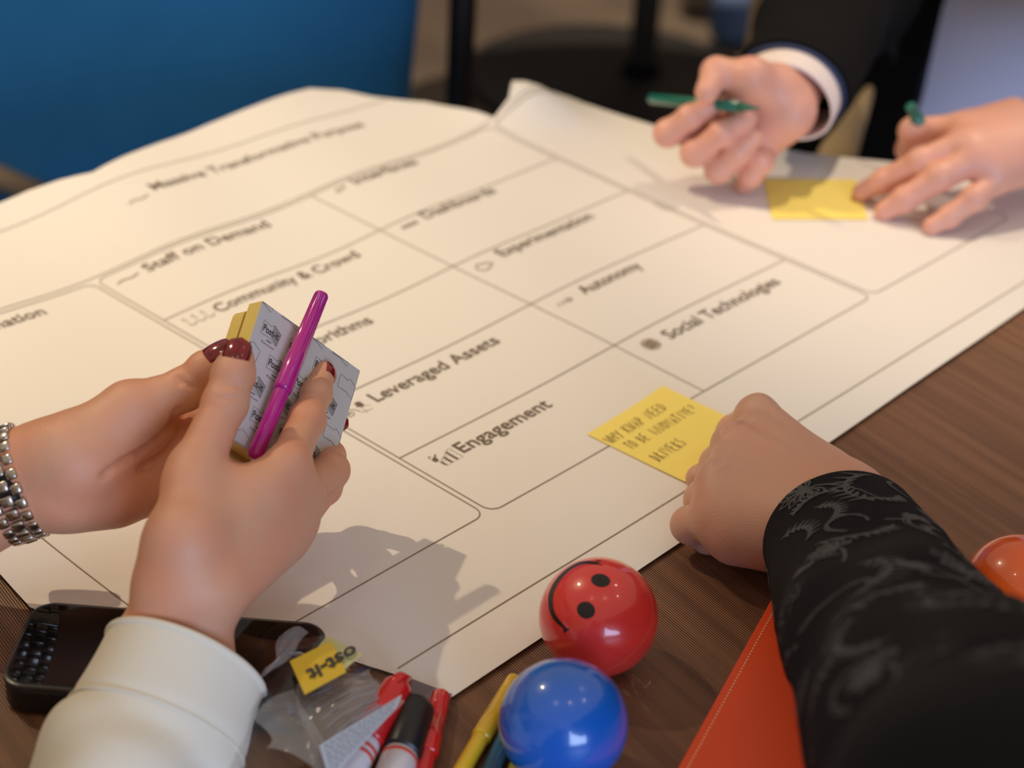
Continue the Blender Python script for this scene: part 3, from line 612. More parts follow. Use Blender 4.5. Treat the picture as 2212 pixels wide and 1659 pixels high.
f.cone(cB[3]+sB*.002-[0, 0, .006], bM[3]*.75+cB[3]*.25-[0, 0, .008]+sB*.003, .019, .0165, .014)
f.cone(bt[0], bt[1], .016, .012, .014); f.finger([bt[1], bt[2], bt[3]], [.012, .0105, .0085])
for j, r_ in zip((bi, bm, br, bp), (.0112, .0110, .0106, .0096)): f.finger(j, [r_*1.05, r_, r_*.9, r_*.8], .010, .0014, .028)
# tendons fanning over the back of the hand
up = np.array([0, 0, 1.])
for c_, m_ in list(zip(cB, bM))[:3]: f.cone(c_*.5+m_*.5+up*.0125, m_+up*.0095, .002, .003, .007)
f.creases([[(1562, 930), (1588, 915), (1622, 908)], [(1545, 1000), (1562, 985)]], .0008, .0028, .0004)
fB = f
bS = np.array([.50, .02, T+.36]); lo, hi = bbox([bF, bF2, bE, bS], .06); f = Field(lo, hi, .006)
f.cone(bF, bF2, .034, .040, .01); f.cone(bF2, bE, .040, .046, .02); f.cone(bE, bS, .048, .056, .02)
batik = build_person('person', 'person in black floral-patterned long sleeve resting a fist on the paper edge', (.5, .1, 0), [fB, f], MSKIN_B)
def fold_b(t, th):
    return .0030*np.sin(2*th+7*t+.5)*np.clip(t*3, 0, 1)+.0018*np.sin(26*t+1.6*np.sin(th))*np.clip((t-.16)*5, 0, 1)+.0022*np.sin(5*th-20*t)*np.clip((t-.1)*3, 0, 1)
bs_ = Tube([sp(P(1820, 1166, .046), .0420, .038), sp(P(1858, 1240, .058), .0440, .041), sp(P(1914, 1346, .078), .0480, .045), sp(P(1986, 1464, .102), .0530, .050), sp(P(2068, 1600, .130), .0580, .055), sp(P(2190, 1790, .170), .064, .061), sp(bE, .064, .062), sp(bE*.6+bS*.4, .066, .066)], sB, 110, fold_b)
bsl = bs_.build('sleeve', MBATIK, batik, 260, 130, .002)
# printed floral outlines running round the sleeve, drawn on its unrolled surface
pat = Draw(); Ls = bs_.len[-1]
def petal(c, ang, L, W_, n=8):
    p = []
    for t in np.linspace(0, 1, n): p.append((L*t, W_*math.sin(math.pi*min(1, t*1.05))**.8*(.5+.6*t)))
    q = p+[(a, -b) for a, b in p[::-1]]; ca, sa = math.cos(ang), math.sin(ang)
    return [(c[0]+a*ca-b*sa, c[1]+a*sa+b*ca) for a, b in q]
lwb = .0013
def flower(c, a0, s_):
    for k in range(7):
        a = a0+(k-3)*.62; pat.line(petal(c, a, .013*s_, .0032*s_), lwb, True); pat.line(petal((c[0]+.003*math.cos(a), c[1]+.003*math.sin(a)), a, .007*s_, .0013*s_), lwb*.8, True)
    st = [(c[0]-math.cos(a0)*.004*k*s_+math.sin(a0)*.0012*k*k*s_, c[1]-math.sin(a0)*.004*k*s_-math.cos(a0)*.0012*k*k*s_) for k in range(6)]; pat.line(st, lwb*1.4)
def feather(c, a0, s_):
    sp_ = [(c[0]+math.cos(a0+.12*k)*.005*k*s_, c[1]+math.sin(a0+.12*k)*.005*k*s_) for k in range(9)]; pat.line(sp_, lwb*1.2)
    for k in range(1, 9):
        for sg in (-1, 1):
            b = a0+.12*k+sg*1.1; e = (sp_[k][0]+math.cos(b)*.007*s_, sp_[k][1]+math.sin(b)*.007*s_); pat.line([sp_[k], ((sp_[k][0]+e[0])/2, (sp_[k][1]+e[1])/2), e], [lwb*2.2, lwb*1.6, .0002])
def fan(c, a0, s_):
    arc = [(c[0]+.014*s_*math.cos(a0+t)*(1+.09*abs(math.sin(t*6))), c[1]+.014*s_*math.sin(a0+t)*(1+.09*abs(math.sin(t*6)))) for t in np.linspace(-1.2, 1.2, 34)]; pat.line(arc, lwb)
    arc = [(c[0]+.009*s_*math.cos(a0+t), c[1]+.009*s_*math.sin(a0+t)) for t in np.linspace(-1.2, 1.2, 12)]; pat.line(arc, lwb*.8)
    for t in np.linspace(-1, 1, 9): pat.line([(c[0]+.003*s_*math.cos(a0+t), c[1]+.003*s_*math.sin(a0+t)), (c[0]+.012*s_*math.cos(a0+t), c[1]+.012*s_*math.sin(a0+t))], lwb*.6)
def scroll(c, a0, s_):
    p = [(c[0]+.020*s_*(1-t/7)*math.cos(a0+t), c[1]+.020*s_*(1-t/7)*math.sin(a0+t)) for t in np.linspace(0, 4.4, 26)]; pat.line(p, lwb); pat.line([(c[0]+(x-c[0])*1.10, c[1]+(y-c[1])*1.10) for x, y in p], lwb*.7)
def sleeve_sw(px, py):                      # nearest visible point of the sleeve to a spot, as (length, girth)
    tt2 = np.linspace(.01, .75, 240); hh = np.linspace(0, 2*math.pi, 240, endpoint=False); G, H = np.meshgrid(tt2, hh, indexing='ij'); X = bs_.at(G, H)
    v = X-CO; z = v@cf; u = IW/2+F*(v@CX)/z; w2 = IH/2-F*(v@CU)/z; q = np.hypot(u-px, w2-py)+z*120; k = np.unravel_index(np.argmin(q+(np.hypot(u-px, w2-py) > 6)*1e4), q.shape)
    t = tt2[k[0]]; i = int(t*(bs_.n-1)); return (float(np.interp(t, np.linspace(0, 1, bs_.n), bs_.len)), hh[k[1]]*(bs_.S[i, 3]+bs_.S[i, 4])/2)
placed = []
def put(fn, px, py, a, s_): c = sleeve_sw(px, py); placed.append(c); fn(c, a, s_)
for a_ in ((flower, 1795, 1188, 2.4, .95), (scroll, 1850, 1125, .6, .75), (feather, 1690, 1165, -1.2, .85), (feather, 1760, 1100, -1.0, .7), (fan, 1722, 1300, 2.6, 1.2), (feather, 1930, 1135, .4, .9), (flower, 1735, 1230, 1.2, .5),
           (flower, 1880, 1452, 2.2, .9), (scroll, 1886, 1450, 1.0, 1.0), (flower, 2005, 1490, 2.6, 1.15), (scroll, 2010, 1495, 2.0, 1.2), (feather, 1800, 1420, .8, .95), (feather, 1990, 1260, .3, 1.0), (fan, 1850, 1345, 2.2, .9),
           (flower, 1835, 1610, 2.4, 1.2), (scroll, 1838, 1605, .5, 1.25), (fan, 1745, 1490, 2.8, 1.1), (feather, 2080, 1390, .5, 1.0), (flower, 2120, 1580, 2.0, 1.1), (scroll, 1960, 1620, 1.4, 1.0), (fan, 2130, 1440, 2.4, 1.0), (feather, 1930, 1380, 2.0, .8)): put(*a_)
row = 0; s0 = .014
while s0 < Ls*.62:
    i = int(s0/Ls*(bs_.n-1)); circ = 2*math.pi*(bs_.S[i, 3]+bs_.S[i, 4])/2; n = max(5, int(circ/.046))
    for k in range(n):
        c = (s0+rng.uniform(-.004, .004), (k+.5*(row % 2)+rng.uniform(-.1, .1))*circ/n); a = rng.uniform(0, 6.28); q = (row*2+k) % 4
        if any(math.hypot(c[0]-p_[0], c[1]-p_[1]) < .026 for p_ in placed): continue
        [flower, feather, fan, scroll][q](c, a, rng.uniform(1.15, 1.4))
        if q in (0, 3): feather((c[0]+.021, c[1]+.016), a+2, .6)
        else: flower((c[0]+.022, c[1]-.012), a+1, .55)
    s0 += .038; row += 1
def on_sleeve(v):
    t = np.array(np.clip(v[0]/Ls, .002, .98)); q = float(t)*(bs_.n-1); i = int(q); rr = (bs_.S[i, 3]+bs_.S[i, 4])/2; return bs_.at(t, np.array(v[1]/rr), .00045)
# arc length -> spine parameter
tt_ = np.linspace(0, 1, bs_.n)
def on_sleeve2(v): return on_sleeve((float(np.interp(v[0], bs_.len, tt_))*Ls, v[1]))
pat.build('printed_pattern', on_sleeve2, MBATIK2, batik)
# ---- suited person
sW = P(1690, 224, .070); sE = PY(1862, -95, 1.66)
sT = [P(1672, 190, .085), P(1622, 166, .098), P(1548, 157, .098), P(1527, 198, .090)]
sM = [P(1560, 262, .052), P(1590, 290, .046), P(1622, 315, .040), P(1660, 300, .042)]
si = [sM[0], P(1442, 288, .048), P(1490, 254, .064), P(1530, 232, .072)]
sm_ = [sM[1], P(1500, 330, .038), P(1560, 288, .058), P(1614, 256, .068)]
sr = [sM[2], P(1552, 366, .026), P(1592, 330, .042), P(1626, 298, .054)]
spk = [sM[3], P(1642, 348, .034), P(1622, 380, .022), P(1607, 400, .0100)]
lo, hi = bbox([sW]+sT+sM+si+sm_+sr+spk+[sW*.6+sE*.4], .04); lo[2] = max(lo[2], T-.001); f = Field(lo, hi, .0016)
f.cone(sW*.5+sE*.5, sW, .030, .0245, .01); sS = unit(P(1740, 314, .05)-P(1611, 138, .07))
cS = [sW+sS*q for q in (-.014, -.004, .006, .016)]
for c_, m_ in zip(cS, sM): f.cone(c_, m_, .0165, .0125, .014)
f.cone(cS[0], sT[0], .017, .0165, .012); f.cone(sT[0], sT[1], .0165, .0135, .01); f.cone(sT[1], sM[0], .011, .010, .014)
f.finger([sT[1], sT[2], sT[3]], [.0132, .0115, .0092])
for j in (si, sm_, sr): f.finger(j, [.0112, .0102, .0094, .0080])
f.finger(spk, [.0118, .0098, .0084, .0074])
fS = f
# left hand, palm down
tW = P(2265, 300, .052); tE = np.array([.66, 1.62, T+.13])
tM = [P(2072, 278, .058), P(2082, 312, .058), P(2108, 345, .052), P(2155, 384, .040)]
ti = [tM[0], P(1972, 284, .050), P(1962, 322, .026), P(1990, 345, .012)]
tm = [tM[1], P(1990, 350, .044), P(1912, 390, .022), P(1862, 416, .0085)]
tr_ = [tM[2], P(2030, 382, .040), P(1955, 430, .020), P(1910, 456, .0085)]
tp = [tM[3], P(2105, 428, .030), P(2050, 468, .015), P(2012, 489, .008)]
tt = [P(2190, 250, .040), P(2090, 270, .028), P(2010, 300, .018), P(1980, 320, .012)]
lo, hi = bbox([tW]+tM+ti+tm+tr_+tp, .045); lo[2] = max(lo[2], T-.001); f = Field(lo, hi, .0016)
sT2 = unit(P(2265, 400, .04)-P(2265, 250, .05)); cT = [tW+sT2*q for q in (-.018, -.006, .006, .018)]
for c_, m_ in zip(cT, tM): f.cone(c_, m_, .021, .0125, .018)
for i in range(3): f.cone((cT[i]+cT[i+1])/2, (tM[i]+tM[i+1])/2*.92+(cT[i]+cT[i+1])/2*.08, .020, .012, .014)
f.cone(tt[0], tt[1], .015, .012, .012); f.finger(tt[1:], [.012, .0105, .009])
for j in (ti, tm, tr_): f.finger(j, [.0118, .0105, .0094, .0078])
f.finger(tp, [.0105, .0092, .0082, .0070]); f.cone(tW, tW*.6+tE*.4, .026, .030, .01)
fT = f
sc = np.array([.50, 1.93, T]); s1 = np.array([.30, 1.90, T+.46]); s2 = np.array([.70, 1.88, T+.46]); xl = PY(2005, 215, 1.80)[0]; print('shirt edge', xl, sE)
lo, hi = bbox([s1, s2, sE, tE, sc-[0, 0, .3], s1+[0, 0, .1]], .14); f = Field(lo, hi, .007)
f.cone(sW*.5+sE*.5, sE, .030, .040, .01); f.cone(sE, s1, .044, .055, .02); f.cone(tW*.5+tE*.5, tE, .032, .042, .01); f.cone(tE, s2, .044, .055, .02)
f.cone(s1, s2, .07, .07, .06); f.cone(sc+[0, .02, .30], sc+[0, .02, -.25], .12, .12, .06); f.cone((s1+s2)/2, (s1+s2)/2+[0, -.02, .12], .06, .055, .03)
f.cone(sc+[-.08, 0, .30], sc+[-.08, 0, -.25], .10, .10, .06); f.cone(sc+[.08, 0, .30], sc+[.08, 0, -.25], .10, .10, .06)
suit = build_person('person', 'person in dark suit with pale shirt, both hands over the paper', (.52, 1.98, 0), [fS, fT, f], MSKIN_S)
def torso(off, cut, name, m, x0=None):
    lo, hi = bbox([sc-[.2, 0, .28], sc+[.24, 0, .45], s1, s2], .16); g_ = Field(lo, hi, .005)
    for q in (-.11, -.04, .04, .11): g_.cone(sc+[q, 0, .32], sc+[q, 0, -.25], .105+off, .105+off, .06)
    g_.cone(s1, s2, .075+off, .075+off, .06)
    if cut:
        n = g_.Dm.shape; xs = g_.lo[0]+g_.v*np.arange(n[0]); ys = g_.lo[1]+g_.v*np.arange(n[1]); zs = g_.lo[2]+g_.v*np.arange(n[2])
        X_ = xs[:, None, None]; Y_ = ys[None, :, None]; Z_ = zs[None, None, :]
        w_ = np.maximum(np.maximum(xl+.12*np.clip(Z_-T-.02, -.1, .4)-X_, X_-xl-.20), Y_-sc[1]+.0)
        g_.Dm = np.maximum(g_.Dm, -w_+0*g_.Dm).astype(np.float32)
    return link(name, fastmesh(name, *g_.mesh()), m, suit)
torso(.004, False, 'shirt', MSHIRT); torso(.022, True, 'jacket', MSUIT)
def front_strip(name, px, y, m, th_=.003):
    A = [PY(a, b, y) for a, b in px]; n = len(A); V = A+[q+np.array([0, th_, 0]) for q in A]
    o = link(name, mesh(name, V, [tuple(range(n)), tuple(range(2*n-1, n-1, -1))]+[((i+1) % n, i, n+i, n+(i+1) % n) for i in range(n)]), m, suit, False); return o
front_strip('lapel', [(1885, -120), (2075, -120), (2040, 0), (1992, 215), (1975, 262), (1950, 200), (1905, 60)], 1.797, mat('lapel_navy', (.008, .010, .020), .7))
front_strip('shirt_placket', [(2178, -120), (2240, -120), (2232, 60), (2222, 250), (2176, 250), (2180, 60)], 1.814, MSHIRT, .002)
for by in (30, 190): c = PY(2198, by, 1.813); link('shirt_button', lathe('shirt_button', [(0, .0050), (.7, .0052), (1, .0045)], c, c+np.array([0, -.002, 0]), 20), MWHITE, suit)
# jacket sleeves
def fold_s(t, th): return .004*np.sin(3*th+12*t)*np.clip(t*3, 0, 1)+.003*np.sin(24*t+np.sin(th))*np.clip(t*2, 0, 1)
axS = unit(sE-sW); side_s = sS
cuf = Tube([sp(sW+axS*.004, .041, .031), sp(sW+axS*.03, .0415, .032), sp(sW+axS*.07, .042, .033)], side_s, 30, lambda t, th: .0008*np.sin(3*th)); cuf.build('shirt_cuff', MCUFF, suit, 40, 70, .0025)
lin = Tube([sp(sW+axS*.029, .0445, .035), sp(sW+axS*.05, .0455, .036), sp(sW+axS*.08, .046, .037)], side_s, 30); lin.build('sleeve_lining', MNAVY, suit, 30, 60, .002)
js = Tube([sp(sW+axS*.034, .0475, .038), sp(sW+axS*.08, .049, .042), sp(sW*.5+sE*.5, .052, .048), sp(sE, .058, .056), sp(sE*.5+s1*.5, .064, .062), sp(s1, .075, .075)], side_s, 90, fold_s); js.build('jacket_sleeve', MSUIT, suit, 120, 80, .0025)
axT = unit(tE-tW)
js2 = Tube([sp(tW+axT*.05, .0475, .042), sp(tW+axT*.1, .050, .046), sp(tE, .062, .060), sp(tE*.5+s2*.5, .068, .066), sp(s2, .075, .075)], (0, .3, 1), 90, fold_s); js2.build('jacket_sleeve', MSUIT, suit, 120, 80, .0025)
cf2 = Tube([sp(tW+axT*.03, .040, .036), sp(tW+axT*.06, .042, .038), sp(tW+axT*.1, .042, .038)], (0, .3, 1), 30); cf2.build('shirt_cuff', MCUFF, suit, 30, 60, .0025)
# his chair: pale armrest showing between arm and jacket
hc = empty('armchair', (.5, 2.1, 0), 'pale wooden armchair the suited person sits on', 'chair')
a1 = PY(1806, 345, 1.60); a2 = PY(1835, 285, 1.66); a3 = PY(1873, 208, 1.74)
Tube([sp(a1-np.array([0.002, 0, .05]), .018, .016), sp(a1, .019, .016), sp(a2, .0135, .014), sp(a3, .006, .010), sp(a3+[.004, .01, .006], .002, .003)], (1, 0, 0), 40).build('armrest', MBEIGE, hc, 50, 30, .001)
cushion('seat', (.52, 2.0, .33), .5, .48, .06, .02, MBEIGE, hc); cushion('backrest', (.52, 2.27, .75), .48, .04, .5, .015, MBEIGE, hc)
for x in (.30, .74):
    for y in (1.80, 2.22): link('leg', lathe('leg', [(0, .014), (1, .018)], (x, y, 0), (x, y, .31), 12), MBEIGE, hc)
# ================================================================== note pad, pens, notes
def cvec(x, y, d): return CX*x+CU*y+cf*d
pTL = D(567, 650, .925); k_ = .076
g1 = unit(cvec(45.9, -35.4, 49)); g2 = unit(cvec(-16.2, -66.5, -33)); g2 = unit(g2-g1*(g1@g2)); gn = np.cross(g2, g1); gn = gn if gn@cf < 0 else -gn
pad = empty('note_pad', pTL+(g1+g2)*.038, 'yellow sticky note pad with printed white backing held in both hands', 'note pad')
def slab(name, off, t, m, sh1=0., sh2=0., rc=0., L1=k_, L2=k_):
    pts = []
    if rc:
        for k in range(7): a = math.pi+math.pi/2*k/6; pts.append((rc+rc*math.cos(a), rc+rc*math.sin(a)))
    else: pts.append((0, 0))
    pts += [(L1, 0), (L1, L2), (0, L2)]; n = len(pts)
    V = [pTL+g1*(a+sh1)+g2*(b+sh2)-gn*off for a, b in pts]+[pTL+g1*(a+sh1)+g2*(b+sh2)-gn*(off+t) for a, b in pts]
    Fs = [tuple(range(n)), tuple(range(2*n-1, n-1, -1))]+[((i+1) % n, i, n+i, n+(i+1) % n) for i in range(n)]
    return link(name, mesh(name, V, Fs), m, pad, False)
slab('backing_sheet', 0, .0004, MPRINTP); slab('sheet_block', .0004, .0096, MNOTE2)
slab('sheet_block', .0125, .0085, MNOTE2, .0005, .0012, .005); slab('sheet_block', .0102, .0022, mat('pad_seam', (.50, .40, .16), .6), .004, .0025)
for o_, th_ in ((-.0002, 1),):
    lg = Draw(); lk = Draw(); tw, fw = text2d('Post-it', .02); t2, f2 = text2d('Post-it.com', .0); tw = tw/np.array([tw[:, 0].max(), 1]); t2 = t2/np.array([t2[:, 0].max(), 1])
    for j in range(-1, 6):
        for i in range(-1, 5):
            ca = (.149+.258*i+(.129 if j % 2 else 0)-.0)*k_; cb = (.166+.1975*j)*k_
            S_ = .0132; x0 = ca-S_/2; y0 = cb-.0040; ol = [(x0, y0), (x0+S_*.45, y0+.0008), (x0+S_*.55, y0-.0008), (x0+S_, y0+.0018), (x0+S_*.92, y0+.0092), (x0+S_*.5, y0+.0072), (x0, y0+.0074)]
            if x0 < .0003 or x0+S_ > k_-.0001 or y0-.001 < .0003 or y0+.0125 > k_:
                ol = [(min(max(a, .0003), k_-.0003), min(max(b, .0003), k_-.0003)) for a, b in ol]
                if max(a for a, b in ol)-min(a for a, b in ol) < .003 or max(b for a, b in ol)-min(b for a, b in ol) < .002: continue
                lk.line(ol, .00022, True); continue
            lk.line(ol, .00022, True); lg.poly([ol[2], ol[3], ol[4], (x0+S_*.55, y0+.0062)])
            lk.add([(x0+.0008+a*S_*.86, y0+.0056-b*.0040) for a, b in tw], fw); lk.add([(x0+.0020+a*S_*.7, y0+.0118-b*.0012) for a, b in t2], f2); lk.line([(x0+.005, y0+.0092), (x0+.0085, y0+.0092)], .0005)
    def on_pad(e): return lambda v: pTL+g1*v[0]+g2*v[1]+gn*e
    lg.build('printed_logo_tint', on_pad(.00012), MLOGO, pad); lk.build('printed_logo', on_pad(.0002), MLOGOK, pad)
def pen(name, label, A, B, r, mcap, mbody, cap=.45, fl=11, group=None, cat='marker pen', capends=True, collar=True, tip=False, cap2=None):
    """A = cap end, B = far end of the barrel"""
    A = np.asarray(A, float); B = np.asarray(B, float); e = empty(name, (A+B)/2, label, cat, group or 'felt pens')
    def flt(t, a): return 1-(.15*(.5+.5*math.cos(fl*a))**2 if .035 < t < .62 else 0)
    C = A+(B-A)*cap
    pr_ = [(0, r*.55), (.006, r*.72), (.02, r*.80), (.034, r*.83), (.036, r*.83), (.62, r*.98), (.622, r*1.0), (.80, r*1.02), (.96, r*1.04), (1, r*1.0)]
    link('cap', lathe('cap', pr_, A, C, 132, flt), mcap, e)
    link('barrel', lathe('barrel', [(0, r*.86), (.02, r*.86), (.94, r*.86), (.97, r*.7), (1, r*.45)], C-(B-A)*.01, B, 32), mbody, e)
    return e
pA = D(696, 634, .944); pB = D(566, 948, .902); pB2 = pB+unit(pB-pA)*.012
pen('marker_pen', 'magenta felt pen held against the printed backing of the note pad', pA, pB2, .0047, MMAG, MMAG, .60)
gA = P(1404, 213, .052); gB = P(1600, 231, .083); gC = P(1640, 234, .089)
gp = empty('marker_pen', (gA+gB)/2, 'green felt pen between thumb and fingers of the suited person', 'marker pen')
link('barrel', lathe('barrel', [(0, .003), (.02, .0042), (1, .0042)], gA, gB, 24), MGREEN, gp); link('pen_tip', lathe('pen_tip', [(0, .0042), (.4, .0026), (.8, .0012), (1, .0006)], gB, gC, 20), MGREEN, gp)
hA = P(1966, 228, .075); hB = P(2015, 320, .035); pen('marker_pen', 'green felt pen sticking up behind the hand at the right edge', hA, hB, .0052, MGREEN, MGREEN, .5)
# notes on the paper
def note(label, c0, a1_, a2_, L1, L2, lift=.0, text=None):
    c0 = np.asarray(c0, float); n = empty('sticky_note', (*(c0[:2]+(a1_*L1+a2_*L2)[:2]/2), T+.004), label, 'sticky note'); V = []; Fs = []; K = 12
    def f_(a, b):
        q = c0[:2]+a1_[:2]*a*L1+a2_[:2]*b*L2; return (q[0], q[1], hz(q[0], q[1])+.0007+lift*(a**3+.3*b**3))
    for i in range(K+1):
        for j in range(K+1): V.append(f_(i/K, j/K))
    for i in range(K):
        for j in range(K): a = i*(K+1)+j; Fs.append((a, a+K+1, a+K+2, a+1))
    o = link('note_sheet', mesh('note_sheet', V, Fs), MNOTE, n)
    return n, f_
nL = P(1268, 935, .004); nT = P(1432, 838, .004); nB = P(1480, 1040, .004)
n1, fn1 = note('yellow sticky note with handwriting beside the patterned sleeve fist', nL, unit(nT-nL), unit(nB-nL), .076, .076, .002)
SF = {'W': [[(0, 1), (.25, 0), (.5, .8), (.75, 0), (1, 1)]], 'H': [[(.1, 1), (0, 0)], [(0, .5), (.8, .55)], [(.85, 1), (.75, 0)]], 'Y': [[(0, 1), (.45, .5)], [(1, 1), (.3, -.1)]], 'K': [[(.1, 1), (0, 0)], [(.8, 1), (.05, .5), (.8, 0)]],
      'A': [[(0, 0), (.5, 1), (.9, 0)], [(.15, .4), (.85, .4)]], 'P': [[(.1, 0), (.15, 1), (.8, .85), (.75, .5), (.12, .45)]], 'N': [[(0, 0), (.1, 1), (.7, 0), (.9, 1)]], 'E': [[(.8, 1), (.1, 1), (0, 0), (.8, 0)], [(.05, .5), (.7, .5)]],
      'D': [[(.1, 0), (.15, 1), (.8, .7), (.7, .15), (0, 0)]], 'T': [[(0, 1), (1, 1)], [(.5, 1), (.4, 0)]], 'O': [[(.4, 1), (0, .6), (.2, 0), (.7, .1), (.8, .7), (.4, 1)]], 'B': [[(.1, 0), (.15, 1), (.7, .8), (.2, .52), (.8, .3), (0, 0)]],
      'I': [[(.5, 1), (.4, 0)]], 'V': [[(0, 1), (.4, 0), (.9, 1)]], '?': [[(.1, .8), (.5, 1), (.8, .75), (.4, .35)], [(.3, .05), (.36, 0)]], 'R': [[(.1, 0), (.15, 1), (.75, .8), (.2, .5), (.8, 0)]], 'S': [[(.8, .9), (.3, 1), (.2, .6), (.7, .4), (.5, 0), (0, .1)]]}
hw_ = Draw()
def hand_text(s, x, y, cw, h, sl_=.0):
    for q in s:
        if q in SF:
            for st in SF[q]: hw_.line([(x+(a+.12*b)*cw*.85+rng.uniform(-.004, .004), y-(b*h)+sl_*x+rng.uniform(-.004, .004)) for a, b in st], .0062)
        x += cw*(1.12 if q != ' ' else 1.0)
hand_text('WHY KWAP NEED', .03, .235, .0525, .11); hand_text('TO BE INNOVATIVE?', .08, .395, .0455, .105, .045); hand_text('DRIVERS', .086, .665, .049, .12)
hw_.build('handwriting', lambda v: np.array(fn1(v[0], v[1]))+[0, 0, .0004], MPEN, n1)
mL = P(1650, 385, .004); mR = P(1858, 385, .004); mB = P(1668, 472, .004)
note('blank yellow sticky note under the fingertips of the suited person', mL, unit(mR-mL), unit(mB-mL), .076, np.linalg.norm(mB-mL), .0)
# ================================================================== balls
def ball(px, py, r, m, label):
    c = P(px, py, r); b = empty('stress_ball', (c[0], c[1], T), label, 'ball', 'foam stress balls on the table')
    bm = bmesh.new(); bmesh.ops.create_uvsphere(bm, u_segments=72, v_segments=48, radius=r); me = bpy.data.meshes.new('ball'); bm.to_mesh(me); bm.free(); me.transform(Matrix.Translation(tuple(c))); link('sphere', me, m, b); return b, c
rb_, rc_ = ball(1293, 1333, .030, MRED, 'red foam ball with a printed black smiling face'); bb_, bc_ = ball(1217, 1562, .030, MBLUE, 'blue foam ball in front of the red one'); ball(2202, 1278, .030, MORB, 'orange foam ball at the right edge behind the patterned sleeve')
def on_ball(c, r, e=.00012):
    def f_(v):
        d = ray(*v); a = CO-c; qa = d@d; qb = 2*(a@d); qc = a@a-r*r; disc = max(0, qb*qb-4*qa*qc); p = CO+d*((-qb-math.sqrt(disc))/(2*qa)); return c+unit(p-c)*(r+e)
    return f_
sm1 = crom([(1294, 1217), (1257, 1216), (1226, 1232), (1203, 1257), (1191, 1283), (1190, 1310), (1197, 1331), (1210, 1347), (1225, 1361)], 40)
d = Draw(); d.line(sm1, np.interp(np.linspace(0, 1, 40), [0, .2, .5, .85, 1], [6, 6, 10.5, 9, 4])); d.poly([(1288, 1210), (1297, 1211), (1301, 1222), (1290, 1219)]); d.poly([(1216, 1357), (1232, 1358), (1226, 1362), (1219, 1369)])
d.build('printed_smile', on_ball(rc_, .030), MMARK, rb_)
for (x, y, a, b, ro) in ((1297.5, 1254, 21, 14, .18), (1266, 1318, 20, 18, .5)):
    d = Draw(); ring = lambda s_: [(x+s_*(a*math.cos(t)*math.cos(ro)-b*math.sin(t)*math.sin(ro)), y+s_*(a*math.cos(t)*math.sin(ro)+b*math.sin(t)*math.cos(ro))) for t in np.linspace(0, 2*math.pi, 28)[:-1]]
    prev = ring(1.0)
    for s_ in (.66, .33): 
        cur = ring(s_); k = len(d.V); d.V += [np.array(p) for p in prev+cur]; m_ = len(cur); d.F += [(k+i, k+(i+1) % m_, k+m_+(i+1) % m_, k+m_+i) for i in range(m_)]; prev = cur
    d.poly(prev); d.build('printed_eye', on_ball(rc_, .030, .00016), MMARK, rb_)
d = Draw(); d.line(crom([(1392, 1262), (1404, 1285), (1409, 1315), (1403, 1355), (1380, 1396), (1343, 1430), (1300, 1452)], 40), 1.6); d.build('moulding_seam', on_ball(rc_, .030), mat('seam_red', (.85, .12, .08), .35), rb_)
# ================================================================== black case
case = empty('storage_case', (-.16, .685, T), 'flat glossy black case lying under the cream sleeve', 'case')
me = box_mesh('body', .1465, .0600, .0150, .004, 4)
def rbox(name, cx_, cy_, sx, sy, rc, z0, z1, bev, m, parent, rot=0):
    pts = []
    for qx, qy, a0 in ((1, 1, 0), (-1, 1, 90), (-1, -1, 180), (1, -1, 270)):
        for k in range(9): a = math.radians(a0+11.25*k); pts.append((qx*(sx/2-rc)+rc*math.cos(a), qy*(sy/2-rc)+rc*math.sin(a)))
    n = len(pts); V = []; Fs = []; lv = [(z0, 1-2*bev/sx), (z0+bev, 1), (z1-bev, 1), (z1-bev*.3, 1-.7*bev/sx), (z1, 1-2.2*bev/sx)]
    ca, sa = math.cos(rot), math.sin(rot)
    for z, s_ in lv:
        dx = (1-s_)*sx/2
        for a, b in pts: a2 = a-math.copysign(dx, a); b2 = b-math.copysign(dx, b); V.append((cx_+a2*ca-b2*sa, cy_+a2*sa+b2*ca, z))
    for i in range(len(lv)-1):
        for k in range(n): Fs.append((i*n+k, i*n+(k+1) % n, (i+1)*n+(k+1) % n, (i+1)*n+k))
    Fs.append(tuple(range(n-1, -1, -1))); Fs.append(tuple((len(lv)-1)*n+k for k in range(n))); return link(name, mesh(name, V, Fs), m, parent, False)
rbox('body', -.1600, .6845, .1480, .0640, .012, T+.0005, T+.0165, .0022, MBLK2, case, -.03)
rbox('lid_rim', -.1600, .6845, .1490, .0650, .0125, T+.0160, T+.0188, .0008, mat('case_rim', (.05, .045, .04), .3, .3), case, -.03)
rbox('glossy_lid', -.1600, .6845, .1450, .0610, .011, T+.0182, T+.0192, .0004, MBLACK, case, -.03)
# ================================================================== orange notebook
nb0 = P(1672, 1284, .009); nb1 = P(1452, 1680, .009); ea = unit(np.array([*(nb1-nb0)[:2], 0])); eb = np.array([-ea[1], ea[0], 0]); eb = eb if eb[0] > 0 else -eb
nbk = empty('notebook', nb0+ea*.1+eb*.07, 'orange leather notebook with stitched edge under the patterned sleeve', 'notebook'); nbk.location.z = T
def nslab(name, z0, z1, ins, m, bev=.001):
    me = box_mesh(name, .21-2*ins, .15-2*ins, z1-z0, bev, 2); c = nb0+ea*.105+eb*.075; xform(me, frame((c[0], c[1], T+(z0+z1)/2), ea, eb, (0, 0, 1))); return link(name, me, m, nbk)
nslab('back_cover', .0004, .0022, 0, MORANGE, .0006); nslab('page_block', .0022, .0070, .0025, MWHITE, .0004); cov = nslab('front_cover', .0070, .0090, 0, MORANGE, .0007)
d = Draw(); s = .004
while s < .205: d.line([(s, .0042), (s+.0016, .0042)], .0010); s += .0026
